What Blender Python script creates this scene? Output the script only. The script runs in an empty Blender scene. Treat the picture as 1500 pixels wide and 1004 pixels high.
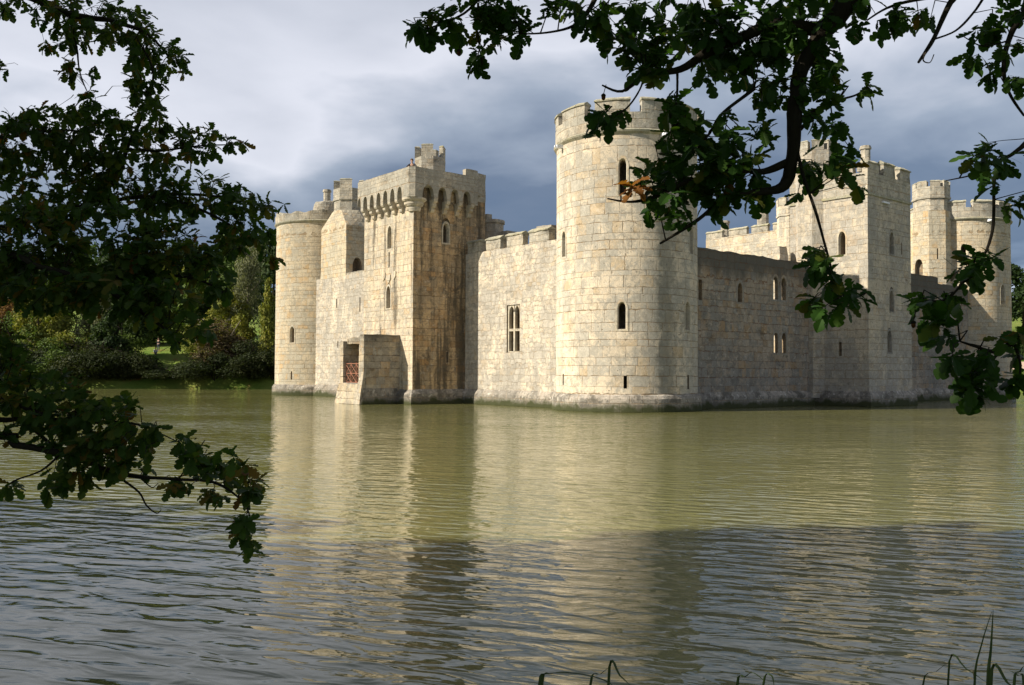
import bpy, bmesh, math, random
from mathutils import Vector, Matrix, noise as mn
R = math.radians
random.seed(7)
sc = bpy.context.scene
COL = sc.collection

# ------------------------------------------------------------------ camera
CAM_H, PITCH, ROLL, FPX = 2.407, 0.0321, 0.0040, 1305.3      # eye height above the water, focal length in 1500 px widths
cam_d = bpy.data.cameras.new('camera'); cam = bpy.data.objects.new('camera', cam_d); COL.objects.link(cam)
cam_d.sensor_width = 36; cam_d.lens = FPX / 1500 * 36; cam_d.clip_start = 0.05; cam_d.clip_end = 3000
cam.matrix_world = Matrix.Translation((0, 0, CAM_H)) @ Matrix.Rotation(R(90) + PITCH, 4, 'X') @ Matrix.Rotation(ROLL, 4, 'Z')
sc.camera = cam

# ------------------------------------------------------------------ light
SUN_AZ, SUN_EL = R(251), R(34)          # azimuth measured clockwise from +Y (251 deg = behind the camera, to the left)
sdir = Vector((math.sin(SUN_AZ) * math.cos(SUN_EL), math.cos(SUN_AZ) * math.cos(SUN_EL), math.sin(SUN_EL)))
sl = bpy.data.lights.new('sun', 'SUN'); sl.energy = 5.0; sl.angle = R(0.5); sl.color = (1.0, 0.905, 0.755)
sun = bpy.data.objects.new('sun', sl); COL.objects.link(sun); sun.rotation_euler = sdir.to_track_quat('Z', 'Y').to_euler()

class NT:
    """tiny helper for building node trees"""
    def __init__(s, tree): s.t = tree; s.L = tree.links
    def n(s, typ, **kw):
        nd = s.t.nodes.new(typ)
        for k, v in kw.items(): setattr(nd, k, v)
        return nd
    def put(s, sock, v):
        if isinstance(v, bpy.types.NodeSocket): s.L.new(v, sock)
        elif isinstance(v, (tuple, list)) and len(v) == 3 and sock.type == 'RGBA': sock.default_value = (*v, 1)
        else: sock.default_value = v
    def m(s, op, a, b=0.0, c=None, clamp=False):
        nd = s.n('ShaderNodeMath', operation=op, use_clamp=clamp); s.put(nd.inputs[0], a); s.put(nd.inputs[1], b)
        if c is not None: s.put(nd.inputs[2], c)
        return nd.outputs[0]
    def noise(s, vec, scale, detail=3, rough=0.55, dist=0.0, dim='3D'):
        nd = s.n('ShaderNodeTexNoise', noise_dimensions=dim)
        if dim == '1D': s.put(nd.inputs['W'], vec)
        else: s.put(nd.inputs['Vector'], vec)
        nd.inputs['Scale'].default_value = scale; nd.inputs['Detail'].default_value = detail
        nd.inputs['Roughness'].default_value = rough; nd.inputs['Distortion'].default_value = dist
        return nd.outputs[0]
    def mix(s, f, a, b, typ='MIX'):
        nd = s.n('ShaderNodeMix', data_type='RGBA', blend_type=typ); s.put(nd.inputs[0], f); s.put(nd.inputs[6], a); s.put(nd.inputs[7], b)
        return nd.outputs[2]
    def step(s, v, a, b):
        nd = s.n('ShaderNodeMapRange', interpolation_type='SMOOTHSTEP'); s.put(nd.inputs[0], v); s.put(nd.inputs[1], a); s.put(nd.inputs[2], b)
        return nd.outputs[0]
    def ramp(s, v, stops):
        nd = s.n('ShaderNodeValToRGB'); e = nd.color_ramp.elements
        while len(e) < len(stops): e.new(0.5)
        for k, (p, c) in zip(e, stops): k.position = p; k.color = (*c, 1)
        s.put(nd.inputs[0], v); return nd.outputs[0]
    def xyz(s, v):
        nd = s.n('ShaderNodeSeparateXYZ'); s.put(nd.inputs[0], v); return nd.outputs
    def vec(s, x, y, z=0.0):
        nd = s.n('ShaderNodeCombineXYZ'); s.put(nd.inputs[0], x); s.put(nd.inputs[1], y); s.put(nd.inputs[2], z); return nd.outputs[0]
    def mapping(s, v, scale=(1, 1, 1), rot=(0, 0, 0)):
        nd = s.n('ShaderNodeMapping'); s.put(nd.inputs[0], v); nd.inputs['Scale'].default_value = scale; nd.inputs['Rotation'].default_value = rot
        return nd.outputs[0]

# ------------------------------------------------------------------ sky: Nishita showing thinly through a broken cloud deck
SKY = 0.074
w = bpy.data.worlds.new('World'); sc.world = w; w.use_nodes = True; w.node_tree.nodes.clear()
T = NT(w.node_tree)
sky = T.n('ShaderNodeTexSky', sky_type='NISHITA', sun_disc=False, sun_elevation=SUN_EL, sun_rotation=SUN_AZ)
d = T.n('ShaderNodeTexCoord').outputs['Generated']
x, y, z = T.xyz(d)[0:3]
zz = T.m('ADD', T.m('ABSOLUTE', z), 0.22)
cp = T.vec(T.m('DIVIDE', x, zz), T.m('DIVIDE', y, zz), T.m('MULTIPLY', z, 1.5))
n1 = T.noise(cp, 1.3, 5, 0.50, 0.3); n2 = T.noise(cp, 3.1, 5, 0.5, 0.2); n3 = T.noise(cp, 0.45, 2, 0.5)
s0 = T.m('MULTIPLY_ADD', x, -0.10, z)
s1 = T.m('MULTIPLY_ADD', T.m('SUBTRACT', n1, 0.5), 0.30, s0)
s2 = T.m('MULTIPLY_ADD', T.m('SUBTRACT', n2, 0.5), 0.17, s1)
k = 1 / SKY
def ck(c): return c        # keep the ramp inside 0..1, scaled back up below
clouds = T.ramp(s2, [(0.0, ck((.46, .53, .66))), (0.05, ck((.28, .36, .50))), (0.12, ck((.112, .165, .265))), (0.18, ck((.150, .200, .295))),
                     (0.25, ck((.33, .385, .48))), (0.33, ck((.72, .74, .82))), (0.44, ck((.52, .55, .63))), (0.58, ck((.26, .29, .38))), (1.0, ck((.24, .27, .34)))])
cl10 = T.mix(1.0, clouds, (8.2, 8.2, 8.2), 'MULTIPLY')
mask = T.m('SUBTRACT', 0.93, T.m('MULTIPLY', T.step(n3, 0.55, 0.75), 0.10))
skyc = T.mix(mask, sky.outputs[0], cl10)
bg = T.n('ShaderNodeBackground'); T.put(bg.inputs[0], skyc); bg.inputs[1].default_value = SKY
wo = T.n('ShaderNodeOutputWorld'); T.L.new(bg.outputs[0], wo.inputs[0])

sc.view_settings.view_transform = 'Standard'; sc.view_settings.look = 'None'; sc.view_settings.exposure = 0.88; sc.view_settings.gamma = 1.0
sc.cycles.max_bounces = 6; sc.cycles.transparent_max_bounces = 8

# ------------------------------------------------------------------ pixel <-> world (photograph pixels, 1500 wide), used to read places off the photo
RC = cam.matrix_world.to_3x3()
def at(px, py, dist):
    v = RC @ Vector(((px - 750) / FPX, -(py - 502) / FPX, -1.0))
    return Vector((0, 0, CAM_H)) + v * (dist / v.y)

# ------------------------------------------------------------------ materials
def mat(name, fn):
    m_ = bpy.data.materials.new(name); m_.use_nodes = True; m_.node_tree.nodes.clear(); t = NT(m_.node_tree)
    out = t.n('ShaderNodeOutputMaterial'); sh = fn(t); t.L.new(sh, out.inputs[0]); return m_

def principled(t, col, rough=0.8, normal=None, spec=0.3, **kw):
    p = t.n('ShaderNodeBsdfPrincipled'); t.put(p.inputs['Base Color'], col); t.put(p.inputs['Roughness'], rough)
    p.inputs['Specular IOR Level'].default_value = spec
    if normal is not None: t.put(p.inputs['Normal'], normal)
    for k_, v in kw.items(): t.put(p.inputs[k_], v)
    return p.outputs[0]

def stone(name, pale=(.56, .485, .36), grey=(.41, .385, .33), ochre=(.50, .33, .155), course=0.46, block=0.72,
          grey_amt=0.5, ochre_amt=0.35, dark_amt=0.25, streak=0.0, joint=(.33, .25, .16), joint_w=0.022, top_z=None, top_amt=0.0, rubble=0.0, low=None, tone_var=0.20, white_amt=0.35, strip=None):
    def fn(t):
        uv = t.n('ShaderNodeUVMap', uv_map='UVMap').outputs[0]
        P = t.n('ShaderNodeTexCoord').outputs['Object']
        u, v = t.xyz(uv)[0:2]; pz = t.xyz(P)[2]
        wob = t.m('SUBTRACT', t.noise(P, 1.7, 2), 0.5); wob2 = t.m('SUBTRACT', t.noise(t.mapping(P, (1, 1, 1.7)), 4.0, 2), 0.5)
        jitter = 0.10 + rubble * 0.35
        v1 = t.m('MULTIPLY_ADD', t.m('SUBTRACT', t.noise(v, 0.9, 1, dim='1D'), 0.5), 0.9, v)
        v1 = t.m('MULTIPLY_ADD', wob, jitter, v1); v1 = t.m('MULTIPLY_ADD', wob2, 0.05 + rubble * .2, v1)
        vr = t.m('DIVIDE', v1, course); row = t.m('FLOOR', vr); fv = t.m('FRACT', vr)
        wn = t.n('ShaderNodeTexWhiteNoise', noise_dimensions='1D'); t.put(wn.inputs['W'], row); rr = wn.outputs[0]
        bw = t.m('MULTIPLY_ADD', rr, block * 0.6, block * 0.7)
        u1 = t.m('MULTIPLY_ADD', t.m('SUBTRACT', t.noise(t.vec(t.m('MULTIPLY', u, 0.55), t.m('MULTIPLY', row, 7.3)), 1.0, 1), 0.5), 1.3, u)
        u1 = t.m('MULTIPLY_ADD', wob2, 0.07 + rubble * .3, u1)
        uu = t.m('ADD', t.m('DIVIDE', u1, bw), t.m('MULTIPLY', rr, 37.0)); col = t.m('FLOOR', uu); fu = t.m('FRACT', uu)
        w2 = t.n('ShaderNodeTexWhiteNoise', noise_dimensions='2D'); t.put(w2.inputs['Vector'], t.vec(col, row)); rb = w2.outputs[0]
        w3 = t.xyz(w2.outputs[1])
        du = t.m('MULTIPLY', t.m('MINIMUM', fu, t.m('SUBTRACT', 1, fu)), bw)
        dv = t.m('MULTIPLY', t.m('MINIMUM', fv, t.m('SUBTRACT', 1, fv)), course)
        dm = t.m('MINIMUM', du, dv)
        wear = t.noise(P, 2.3, 4, 0.6)
        jw = t.m('MULTIPLY', t.step(wear, 0.30, 0.75), joint_w * 2.4)
        jm = t.m('SUBTRACT', 1, t.step(dm, t.m('MULTIPLY', jw, 0.15), t.m('MULTIPLY_ADD', jw, .7, 0.008)))
        hz = t.m('SUBTRACT', 1, t.step(dv, t.m('MULTIPLY', jw, 0.2), t.m('ADD', jw, 0.01)))
        big = t.noise(P, 0.30, 5, 0.62); mid = t.noise(P, 0.9, 5, 0.65, 0.4); fine = t.noise(P, 7.0, 5, 0.7); spk = t.noise(P, 22.0, 3, 0.7)
        # block to block tone, rain-washed grey patches, ochre iron stain in some blocks
        drip = t.noise(t.vec(t.m('MULTIPLY', u, 0.9), t.m('MULTIPLY', v, 0.16), 1.0), 1.0, 4, 0.6)
        gm = t.m('ADD', t.m('MULTIPLY', big, 0.45), t.m('ADD', t.m('MULTIPLY', mid, 0.30), t.m('ADD', t.m('MULTIPLY', drip, 0.35), t.m('MULTIPLY', rb, 0.10))))
        gm = t.m('MULTIPLY_ADD', t.m('SUBTRACT', fine, 0.5), 0.35, gm)
        c = t.mix(t.step(gm, 0.63 - 0.12 * grey_amt, 0.72 - 0.12 * grey_amt), pale, grey)
        blot = t.m('MULTIPLY', t.step(t.m('MULTIPLY_ADD', t.noise(P, 2.4, 7, 0.80, .8), 1.0, t.m('MULTIPLY', big, .35)), 0.62, 0.76), 0.75)
        c = t.mix(blot, c, tuple(v * .80 for v in grey))
        oc = t.m('MULTIPLY', t.step(t.m('ADD', t.m('MULTIPLY_ADD', w3[1], 0.30, t.m('MULTIPLY', mid, 0.7)), t.m('MULTIPLY', fine, 0.25)), 0.70 - 0.10 * ochre_amt, 0.90 - 0.08 * ochre_amt), min(1, ochre_amt * 1.5))
        c = t.mix(oc, c, ochre)
        tone = t.m('MULTIPLY_ADD', w3[0], tone_var, 1.0 - tone_var * .55)
        tone = t.m('MULTIPLY', tone, t.m('MULTIPLY_ADD', fine, 0.72, 0.64))
        tone = t.m('MULTIPLY', tone, t.m('MULTIPLY_ADD', spk, 0.9, 0.55))
        tone = t.m('MULTIPLY', tone, t.m('MULTIPLY_ADD', big, 0.5, 0.75))
        c = t.mix(1.0, c, t.vec(tone, tone, tone), 'MULTIPLY')
        # lichen: pale crusts and dark patches
        c = t.mix(t.m('MULTIPLY', t.step(t.m('MULTIPLY_ADD', spk, .25, t.noise(P, 3.4, 4, 0.65)), 0.70, 0.80), white_amt), c, (.66, .63, .56))
        dk = t.step(t.m('MULTIPLY_ADD', fine, 0.40, mid), 0.90 - 0.34 * dark_amt, 1.04 - 0.28 * dark_amt)
        c = t.mix(t.m('MULTIPLY', dk, 0.78), c, (.105, .098, .082))
        pits = t.m('MULTIPLY', t.step(t.noise(P, 5.0, 3, .6), .655 - .02 * rubble, .71), .75)
        c = t.mix(pits, c, (.13, .105, .075))
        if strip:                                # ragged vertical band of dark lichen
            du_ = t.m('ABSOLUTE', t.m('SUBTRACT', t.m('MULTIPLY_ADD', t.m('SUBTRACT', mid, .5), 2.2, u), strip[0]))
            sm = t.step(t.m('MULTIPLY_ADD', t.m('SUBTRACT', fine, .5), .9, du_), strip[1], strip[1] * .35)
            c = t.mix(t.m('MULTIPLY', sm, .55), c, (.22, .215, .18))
        if streak:
            sv = t.noise(t.vec(t.m('MULTIPLY', u, 1.3), t.m('MULTIPLY', v, 0.09), 3.0), 1.0, 4, 0.65)
            sk = t.step(t.m('MULTIPLY_ADD', fine, 0.22, sv), 0.66 - 0.16 * streak, 0.80 - 0.14 * streak)
            c = t.mix(t.m('MULTIPLY', sk, 0.82), c, (.075, .066, .052))
        if top_z is not None:
            tz = t.m('MULTIPLY_ADD', t.m('SUBTRACT', t.noise(t.vec(u, t.m('MULTIPLY', v, .35)), 0.8, 4, .65), 0.5), 2.6, pz)
            c = t.mix(t.m('MULTIPLY', t.step(tz, top_z - 0.9, top_z + 0.35), top_amt), c, (.105, .100, .086))
        c = t.mix(t.m('MULTIPLY', jm, t.m('MULTIPLY_ADD', t.step(t.m('MULTIPLY_ADD', hz, .14, t.m('MULTIPLY_ADD', rb, .18, t.noise(P, 1.6, 4, .7))), .50, .74), .82 - rubble * .3, .04)), c, joint)
        if low is not None:                      # tide line: wet, dark, mossy foot
            lz = t.m('MULTIPLY_ADD', t.m('SUBTRACT', mid, 0.5), 1.5, pz)
            c = t.mix(t.step(lz, low + 0.35, low - 0.1), c, (.058, .064, .030))
        h = t.m('MULTIPLY_ADD', fine, 0.55, t.m('MULTIPLY', jm, -0.55)); h = t.m('MULTIPLY_ADD', spk, 0.25, h); h = t.m('MULTIPLY_ADD', w3[2], 0.5, h)
        b = t.n('ShaderNodeBump'); b.inputs['Strength'].default_value = 0.9; b.inputs['Distance'].default_value = 0.05; t.put(b.inputs['Height'], h)
        return principled(t, c, 0.93, b.outputs[0], 0.12, **{'Diffuse Roughness': 0.6})
    return mat(name, fn)

M = {}
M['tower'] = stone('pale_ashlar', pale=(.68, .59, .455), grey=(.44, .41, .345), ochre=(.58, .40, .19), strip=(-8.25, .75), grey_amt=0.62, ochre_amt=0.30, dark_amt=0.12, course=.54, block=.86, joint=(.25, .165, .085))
M['tower_far'] = stone('pale_ashlar_far', pale=(.62, .53, .38), grey=(.46, .42, .33), ochre=(.58, .38, .17), grey_amt=0.75, ochre_amt=0.42, dark_amt=0.15, course=0.42, joint=(.30, .22, .13))
M['curtain'] = stone('pale_rubble_wall', pale=(.68, .60, .475), grey=(.42, .39, .335), ochre=(.58, .41, .21), grey_amt=0.72, ochre_amt=0.22, dark_amt=0.16, rubble=0.8, course=0.36, block=0.5, tone_var=.3)
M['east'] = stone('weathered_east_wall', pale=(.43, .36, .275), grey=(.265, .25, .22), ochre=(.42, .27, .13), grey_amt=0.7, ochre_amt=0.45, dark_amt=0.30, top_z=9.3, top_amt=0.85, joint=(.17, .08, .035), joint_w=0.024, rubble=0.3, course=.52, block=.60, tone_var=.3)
M['square'] = stone('square_tower_stone', pale=(.58, .51, .395), grey=(.39, .365, .315), grey_amt=0.75, ochre_amt=0.22, dark_amt=0.20, course=.5)
M['postern_s'] = stone('postern_front_stone', pale=(.65, .555, .41), grey=(.44, .40, .325), grey_amt=0.5, ochre_amt=0.40, dark_amt=0.20, streak=0.26)
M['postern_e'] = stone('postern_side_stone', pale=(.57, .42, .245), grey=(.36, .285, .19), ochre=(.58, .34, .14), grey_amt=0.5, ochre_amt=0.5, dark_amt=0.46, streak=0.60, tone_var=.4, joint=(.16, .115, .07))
M['parapet'] = stone('parapet_stone', pale=(.54, .485, .385), grey=(.37, .35, .295), grey_amt=0.85, ochre_amt=0.20, dark_amt=0.42, course=.4, block=.8)
M['porch'] = stone('porch_stone', pale=(.56, .47, .33), grey=(.38, .345, .28), joint=(.15, .11, .07), grey_amt=0.6, ochre_amt=0.45, dark_amt=0.40, course=.5, block=.75, tone_var=.35, top_z=4.6, top_amt=.6)
M['plinth'] = stone('plinth_stone', pale=(.46, .41, .345), grey=(.28, .26, .225), ochre=(.33, .25, .16), grey_amt=0.8, ochre_amt=0.25, dark_amt=0.70, low=0.26, course=.6, block=1.0, white_amt=.75, tone_var=.35)
M['trim'] = stone('dressed_stone', pale=(.60, .53, .40), grey=(.46, .425, .35), grey_amt=0.45, ochre_amt=0.30, dark_amt=0.14, course=.9, block=1.2, joint_w=.008)
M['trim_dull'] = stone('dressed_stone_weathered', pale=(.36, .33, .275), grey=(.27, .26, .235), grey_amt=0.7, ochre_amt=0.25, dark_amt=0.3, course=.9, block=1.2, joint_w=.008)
M['coping'] = stone('lichened_coping', pale=(.43, .40, .30), grey=(.33, .32, .25), ochre=(.40, .36, .17), grey_amt=0.7, ochre_amt=0.45, dark_amt=0.32, course=.9, block=1.1, joint_w=.012)
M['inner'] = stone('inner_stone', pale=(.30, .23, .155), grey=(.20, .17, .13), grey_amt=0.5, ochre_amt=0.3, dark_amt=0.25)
M['lead'] = mat('white_lead', lambda t: principled(t, t.mix(t.noise(t.n('ShaderNodeTexCoord').outputs['Object'], 9), (.62, .64, .68), (.80, .81, .84)), 0.5))
M['iron'] = mat('rusty_iron', lambda t: principled(t, t.mix(t.noise(t.n('ShaderNodeTexCoord').outputs['Object'], 14, 4), (.20, .075, .045), (.34, .16, .10)), 0.7))

def water_fn(t):
    P = t.n('ShaderNodeTexCoord').outputs['Object']
    def rip(rot, sx, sy, det, dist): return t.noise(t.mapping(t.mapping(P, rot=(0, 0, R(rot))), (sx, sy, 1)), 1.0, det, 0.42, dist)
    a = rip(20, 1.7, 4.2, 2, 0.6); b = rip(8, 0.55, 1.4, 2, 0.4); c = rip(14, 4.2, 9.5, 2, 0.4)
    wv = t.n('ShaderNodeTexWave', wave_type='BANDS', bands_direction='Y', wave_profile='SIN')
    t.put(wv.inputs['Vector'], t.mapping(t.mapping(P, rot=(0, 0, R(19))), (0.45, 1, 1))); wv.inputs['Scale'].default_value = 0.78; wv.inputs['Distortion'].default_value = 5.5
    wv.inputs['Detail'].default_value = 2.0; wv.inputs['Detail Scale'].default_value = 1.3; wv.inputs['Detail Roughness'].default_value = 0.5
    gust = t.step(t.noise(t.mapping(P, (0.05, 0.10, 1)), 1.0, 2), 0.32, 0.68)
    h = t.m('ADD', t.m('MULTIPLY', a, t.m('MULTIPLY_ADD', gust, 0.80, 0.40)), t.m('MULTIPLY', b, 0.75))
    h = t.m('MULTIPLY_ADD', wv.outputs[1], t.m('MULTIPLY_ADD', gust, 0.09, 0.07), h)
    h = t.m('MULTIPLY_ADD', c, t.m('MULTIPLY_ADD', gust, 0.13, 0.03), h)
    bp = t.n('ShaderNodeBump'); bp.inputs['Strength'].default_value = 1.0; bp.inputs['Distance'].default_value = 0.040; t.put(bp.inputs['Height'], h)
    silt = t.noise(P, 0.06, 3, 0.5)
    col = t.mix(silt, (.122, .122, .042), (.150, .146, .056))
    return principled(t, col, 0.03, bp.outputs[0], 0.5, IOR=1.46)
M['water'] = mat('murky_moat_water', water_fn)

def grass_fn(t):
    P = t.n('ShaderNodeTexCoord').outputs['Object']
    f = t.noise(P, 0.16, 4, .6); g = t.noise(P, 6.0, 4, .7)
    c = t.mix(t.step(f, .35, .65), (.10, .17, .028), (.165, .20, .045)); c = t.mix(t.m('MULTIPLY', t.step(t.noise(P, .5, 4, .6), .55, .72), .8), c, (.21, .125, .045))
    tone = t.m('MULTIPLY_ADD', g, 0.9, 0.55); c = t.mix(1.0, c, t.vec(tone, tone, tone), 'MULTIPLY')
    b = t.n('ShaderNodeBump'); b.inputs['Distance'].default_value = 0.15; t.put(b.inputs['Height'], g)
    return principled(t, c, 0.95, b.outputs[0], 0.1)
M['ground'] = mat('grass_ground', grass_fn)
M['path'] = mat('gravel_path', lambda t: principled(t, t.mix(t.noise(t.n('ShaderNodeTexCoord').outputs['Object'], 5, 4), (.36, .27, .20), (.48, .37, .29)), 0.95))

def leaf_mat(name, cols, trans=0.35, rough=0.55, bump=True):
    """leaf colour picked per leaf from the random number kept in UVMap.x"""
    def fn(t):
        r = t.xyz(t.n('ShaderNodeUVMap', uv_map='UVMap').outputs[0])[0]
        nd = t.n('ShaderNodeValToRGB'); nd.color_ramp.interpolation = 'LINEAR'; e = nd.color_ramp.elements
        while len(e) < len(cols): e.new(.5)
        for k_, (p_, c_) in zip(e, cols): k_.position = p_; k_.color = (*c_, 1)
        t.put(nd.inputs[0], r); c = nd.outputs[0]
        p_ = principled(t, c, rough, None, 0.18)
        tr = t.n('ShaderNodeBsdfTranslucent'); t.put(tr.inputs[0], t.mix(1.0, c, (1.5, 1.6, 0.7), 'MULTIPLY'))
        mx = t.n('ShaderNodeMixShader'); mx.inputs[0].default_value = trans; t.L.new(p_, mx.inputs[1]); t.L.new(tr.outputs[0], mx.inputs[2])
        return mx.outputs[0]
    return mat(name, fn)
M['oak_leaf'] = leaf_mat('oak_leaves', [(0, (.016, .045, .008)), (.55, (.030, .075, .011)), (.82, (.055, .105, .013)), (.93, (.105, .095, .014)), (1, (.115, .050, .015))], 0.40)
M['oak_leaf_left'] = leaf_mat('oak_leaves_turning', [(0, (.024, .056, .010)), (.5, (.044, .086, .014)), (.74, (.085, .115, .018)), (.87, (.150, .105, .020)), (1, (.150, .060, .020))], 0.45)
M['oak_brown'] = leaf_mat('oak_leaves_brown', [(0, (.16, .060, .016)), (.5, (.22, .095, .02)), (1, (.11, .04, .015))], 0.5)
def bark_fn(a, b_):
    def fn(t):
        P = t.n('ShaderNodeTexCoord').outputs['Object']; n_ = t.noise(t.mapping(P, (1, 1, .35)), 30, 4, .7)
        b = t.n('ShaderNodeBump'); b.inputs['Distance'].default_value = 0.01; t.put(b.inputs['Height'], n_)
        return principled(t, t.mix(n_, a, b_), 0.95, b.outputs[0], 0.1)
    return fn
M['bark'] = mat('oak_bark', bark_fn((.012, .010, .008), (.040, .035, .027)))
M['bark_pale'] = mat('pale_bark', bark_fn((.12, .10, .075), (.25, .22, .17)))

# ------------------------------------------------------------------ object helpers
def tag(o, label=None, cat=None, group=None, kind=None):
    for k_, v in (('label', label), ('category', cat), ('group', group), ('kind', kind)):
        if v: o[k_] = v
    return o
def empty(name, loc, rz=0.0, **kw):
    o = bpy.data.objects.new(name, None); COL.objects.link(o); o.location = loc; o.rotation_euler = (0, 0, rz); o.empty_display_size = .3
    return tag(o, **kw)
def set_uv(me, cyl=None):
    uvl = me.uv_layers.get('UVMap') or me.uv_layers.new(name='UVMap'); V = me.vertices
    for f in me.polygons:
        n_ = f.normal
        if abs(n_.z) > .75:
            for li in f.loop_indices: co = V[me.loops[li].vertex_index].co; uvl.data[li].uv = (co.x, co.y)
            continue
        h = math.hypot(n_.x, n_.y) or 1; tx, ty = -n_.y / h, n_.x / h
        iscyl = False
        if cyl:
            c = f.center; rx, ry = c.x - cyl[0], c.y - cyl[1]; rl = math.hypot(rx, ry) or 1
            iscyl = abs((rx * n_.x + ry * n_.y) / rl / h) > .97
            a0 = math.atan2(ry, rx)
        for li in f.loop_indices:
            co = V[me.loops[li].vertex_index].co
            if iscyl:
                a = math.atan2(co.y - cyl[1], co.x - cyl[0]); a = a0 + ((a - a0 + math.pi) % (2 * math.pi) - math.pi)
                uvl.data[li].uv = (a * cyl[2], co.z)
            else: uvl.data[li].uv = (co.x * tx + co.y * ty, co.z)
def obj(name, bm, mats, parent=None, cyl=None, smooth=False, label=None):
    bmesh.ops.recalc_face_normals(bm, faces=bm.faces)
    me = bpy.data.meshes.new(name); bm.to_mesh(me); bm.free()
    for m_ in (mats if isinstance(mats, (list, tuple)) else [mats]): me.materials.append(m_)
    set_uv(me, cyl)
    if smooth:
        for f in me.polygons: f.use_smooth = True
    o = bpy.data.objects.new(name, me); COL.objects.link(o)
    if parent: o.parent = parent
    if label: o['label'] = label
    return o
def poly_prism(bm, pts, z0, z1, top=None, mi=0):
    """vertical prism over plan outline pts; top = outline of the upper end"""
    top = top or pts; n_ = len(pts)
    a = [bm.verts.new((x_, y_, z0)) for x_, y_ in pts]; b = [bm.verts.new((x_, y_, z1)) for x_, y_ in top]
    fs = [bm.faces.new((a[i], a[(i + 1) % n_], b[(i + 1) % n_], b[i])) for i in range(n_)]
    fs += [bm.faces.new(a[::-1]), bm.faces.new(b)]
    for f in fs: f.material_index = mi
    return fs
def box(bm, x0, x1, y0, y1, z0, z1, mi=0): return poly_prism(bm, [(x0, y0), (x1, y0), (x1, y1), (x0, y1)], z0, z1, None, mi)
def ngon(cx, cy, r_, n_=8, a0=22.5): return [(cx + r_ * math.cos(R(a0 + 360 / n_ * i)), cy + r_ * math.sin(R(a0 + 360 / n_ * i))) for i in range(n_)]
def lathe(bm, cx, cy, prof, seg=144, a0=0, a1=360):
    """closed profile [(r,z)...] swept round; full turn or an arc with end caps"""
    full = abs(a1 - a0 - 360) < 1e-6; ns = seg if full else seg + 1; rings = []
    for i in range(ns):
        a = R(a0 + (a1 - a0) * i / seg); rings.append([bm.verts.new((cx + r_ * math.cos(a), cy + r_ * math.sin(a), z_)) for r_, z_ in prof])
    m_ = len(prof)
    for i in range(seg):
        A, B = rings[i], rings[(i + 1) % ns]
        for j in range(m_): bm.faces.new((A[j], B[j], B[(j + 1) % m_], A[(j + 1) % m_]))
    if not full: bm.faces.new(rings[0]); bm.faces.new(rings[-1][::-1])
def solid_lathe(bm, cx, cy, prof, seg=144):
    """profile from bottom to top, capped flat at both ends"""
    rings = [[bm.verts.new((cx + r_ * math.cos(2 * math.pi * i / seg), cy + r_ * math.sin(2 * math.pi * i / seg), z_)) for i in range(seg)] for r_, z_ in prof]
    for A, B in zip(rings, rings[1:]):
        for i in range(seg): bm.faces.new((A[i], A[(i + 1) % seg], B[(i + 1) % seg], B[i]))
    bm.faces.new(rings[0][::-1]); bm.faces.new(rings[-1])
def rough(bm, amp=0.03, cuts=2, sc_=1.1, zmin=-99, long=0.5):
    """break up edges and corners: worn stone"""
    for _ in range(cuts):
        es = [e for e in bm.edges if e.calc_length() > long]
        if not es: break
        bmesh.ops.subdivide_edges(bm, edges=es, cuts=1, use_grid_fill=True)
    for v in bm.verts:
        if v.co.z > zmin: v.co += (mn.noise_vector(v.co * sc_) + 0.6 * mn.noise_vector(v.co * sc_ * 3.1)) * amp
def lancet(w_, h, n_=6):
    """pointed-arch outline (x across, z up), base at z=0"""
    hw = w_ / 2; sp = h - w_ * 0.85; pts = [(-hw, 0), (hw, 0), (hw, sp)]
    for i in range(1, n_):
        tt = i / n_; pts.append((hw * (1 - tt ** 1.7), sp + (h - sp) * math.sin(tt * math.pi / 2)))
    pts.append((0, h))
    return pts + [(-x_, z_) for x_, z_ in reversed(pts[2:-1])]
def rect(w_, h): return [(-w_ / 2, 0), (w_ / 2, 0), (w_ / 2, h), (-w_ / 2, h)]
def frame_of(pos, ang):
    """pos on wall, ang = outward normal direction in plan"""
    n_ = Vector((math.cos(R(ang)), math.sin(R(ang)), 0)); t_ = Vector((-n_.y, n_.x, 0)); return Vector(pos), n_, t_
def push_prism(bm, shape, pos, ang, d0, d1, mi=0):
    o, n_, t_ = frame_of(pos, ang)
    a = [bm.verts.new(o + t_ * x_ + Vector((0, 0, z_)) + n_ * d0) for x_, z_ in shape]; b = [bm.verts.new(o + t_ * x_ + Vector((0, 0, z_)) + n_ * d1) for x_, z_ in shape]
    k_ = len(shape); fs = [bm.faces.new((a[i], a[(i + 1) % k_], b[(i + 1) % k_], b[i])) for i in range(k_)] + [bm.faces.new(a[::-1]), bm.faces.new(b)]
    for f in fs: f.material_index = mi
def surround(bm, outer, inner, pos, ang, d_out, d_in):
    """flat stone frame between two outlines of equal length, splayed to the inside"""
    o, n_, t_ = frame_of(pos, ang); k_ = len(outer)
    P3 = lambda x_, z_, d_: bm.verts.new(o + t_ * x_ + Vector((0, 0, z_)) + n_ * d_)
    A = [P3(*p_, d_in) for p_ in outer]; B = [P3(*p_, d_out) for p_ in outer]
    C = [P3(x_, z_, d_out) for x_, z_ in inner[0]]; D = [P3(x_, z_, d_in) for x_, z_ in inner[1]]
    for X, Y in ((A, B), (B, C), (C, D), (D, A)):
        for i in range(k_): bm.faces.new((X[i], X[(i + 1) % k_], Y[(i + 1) % k_], Y[i]))
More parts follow.
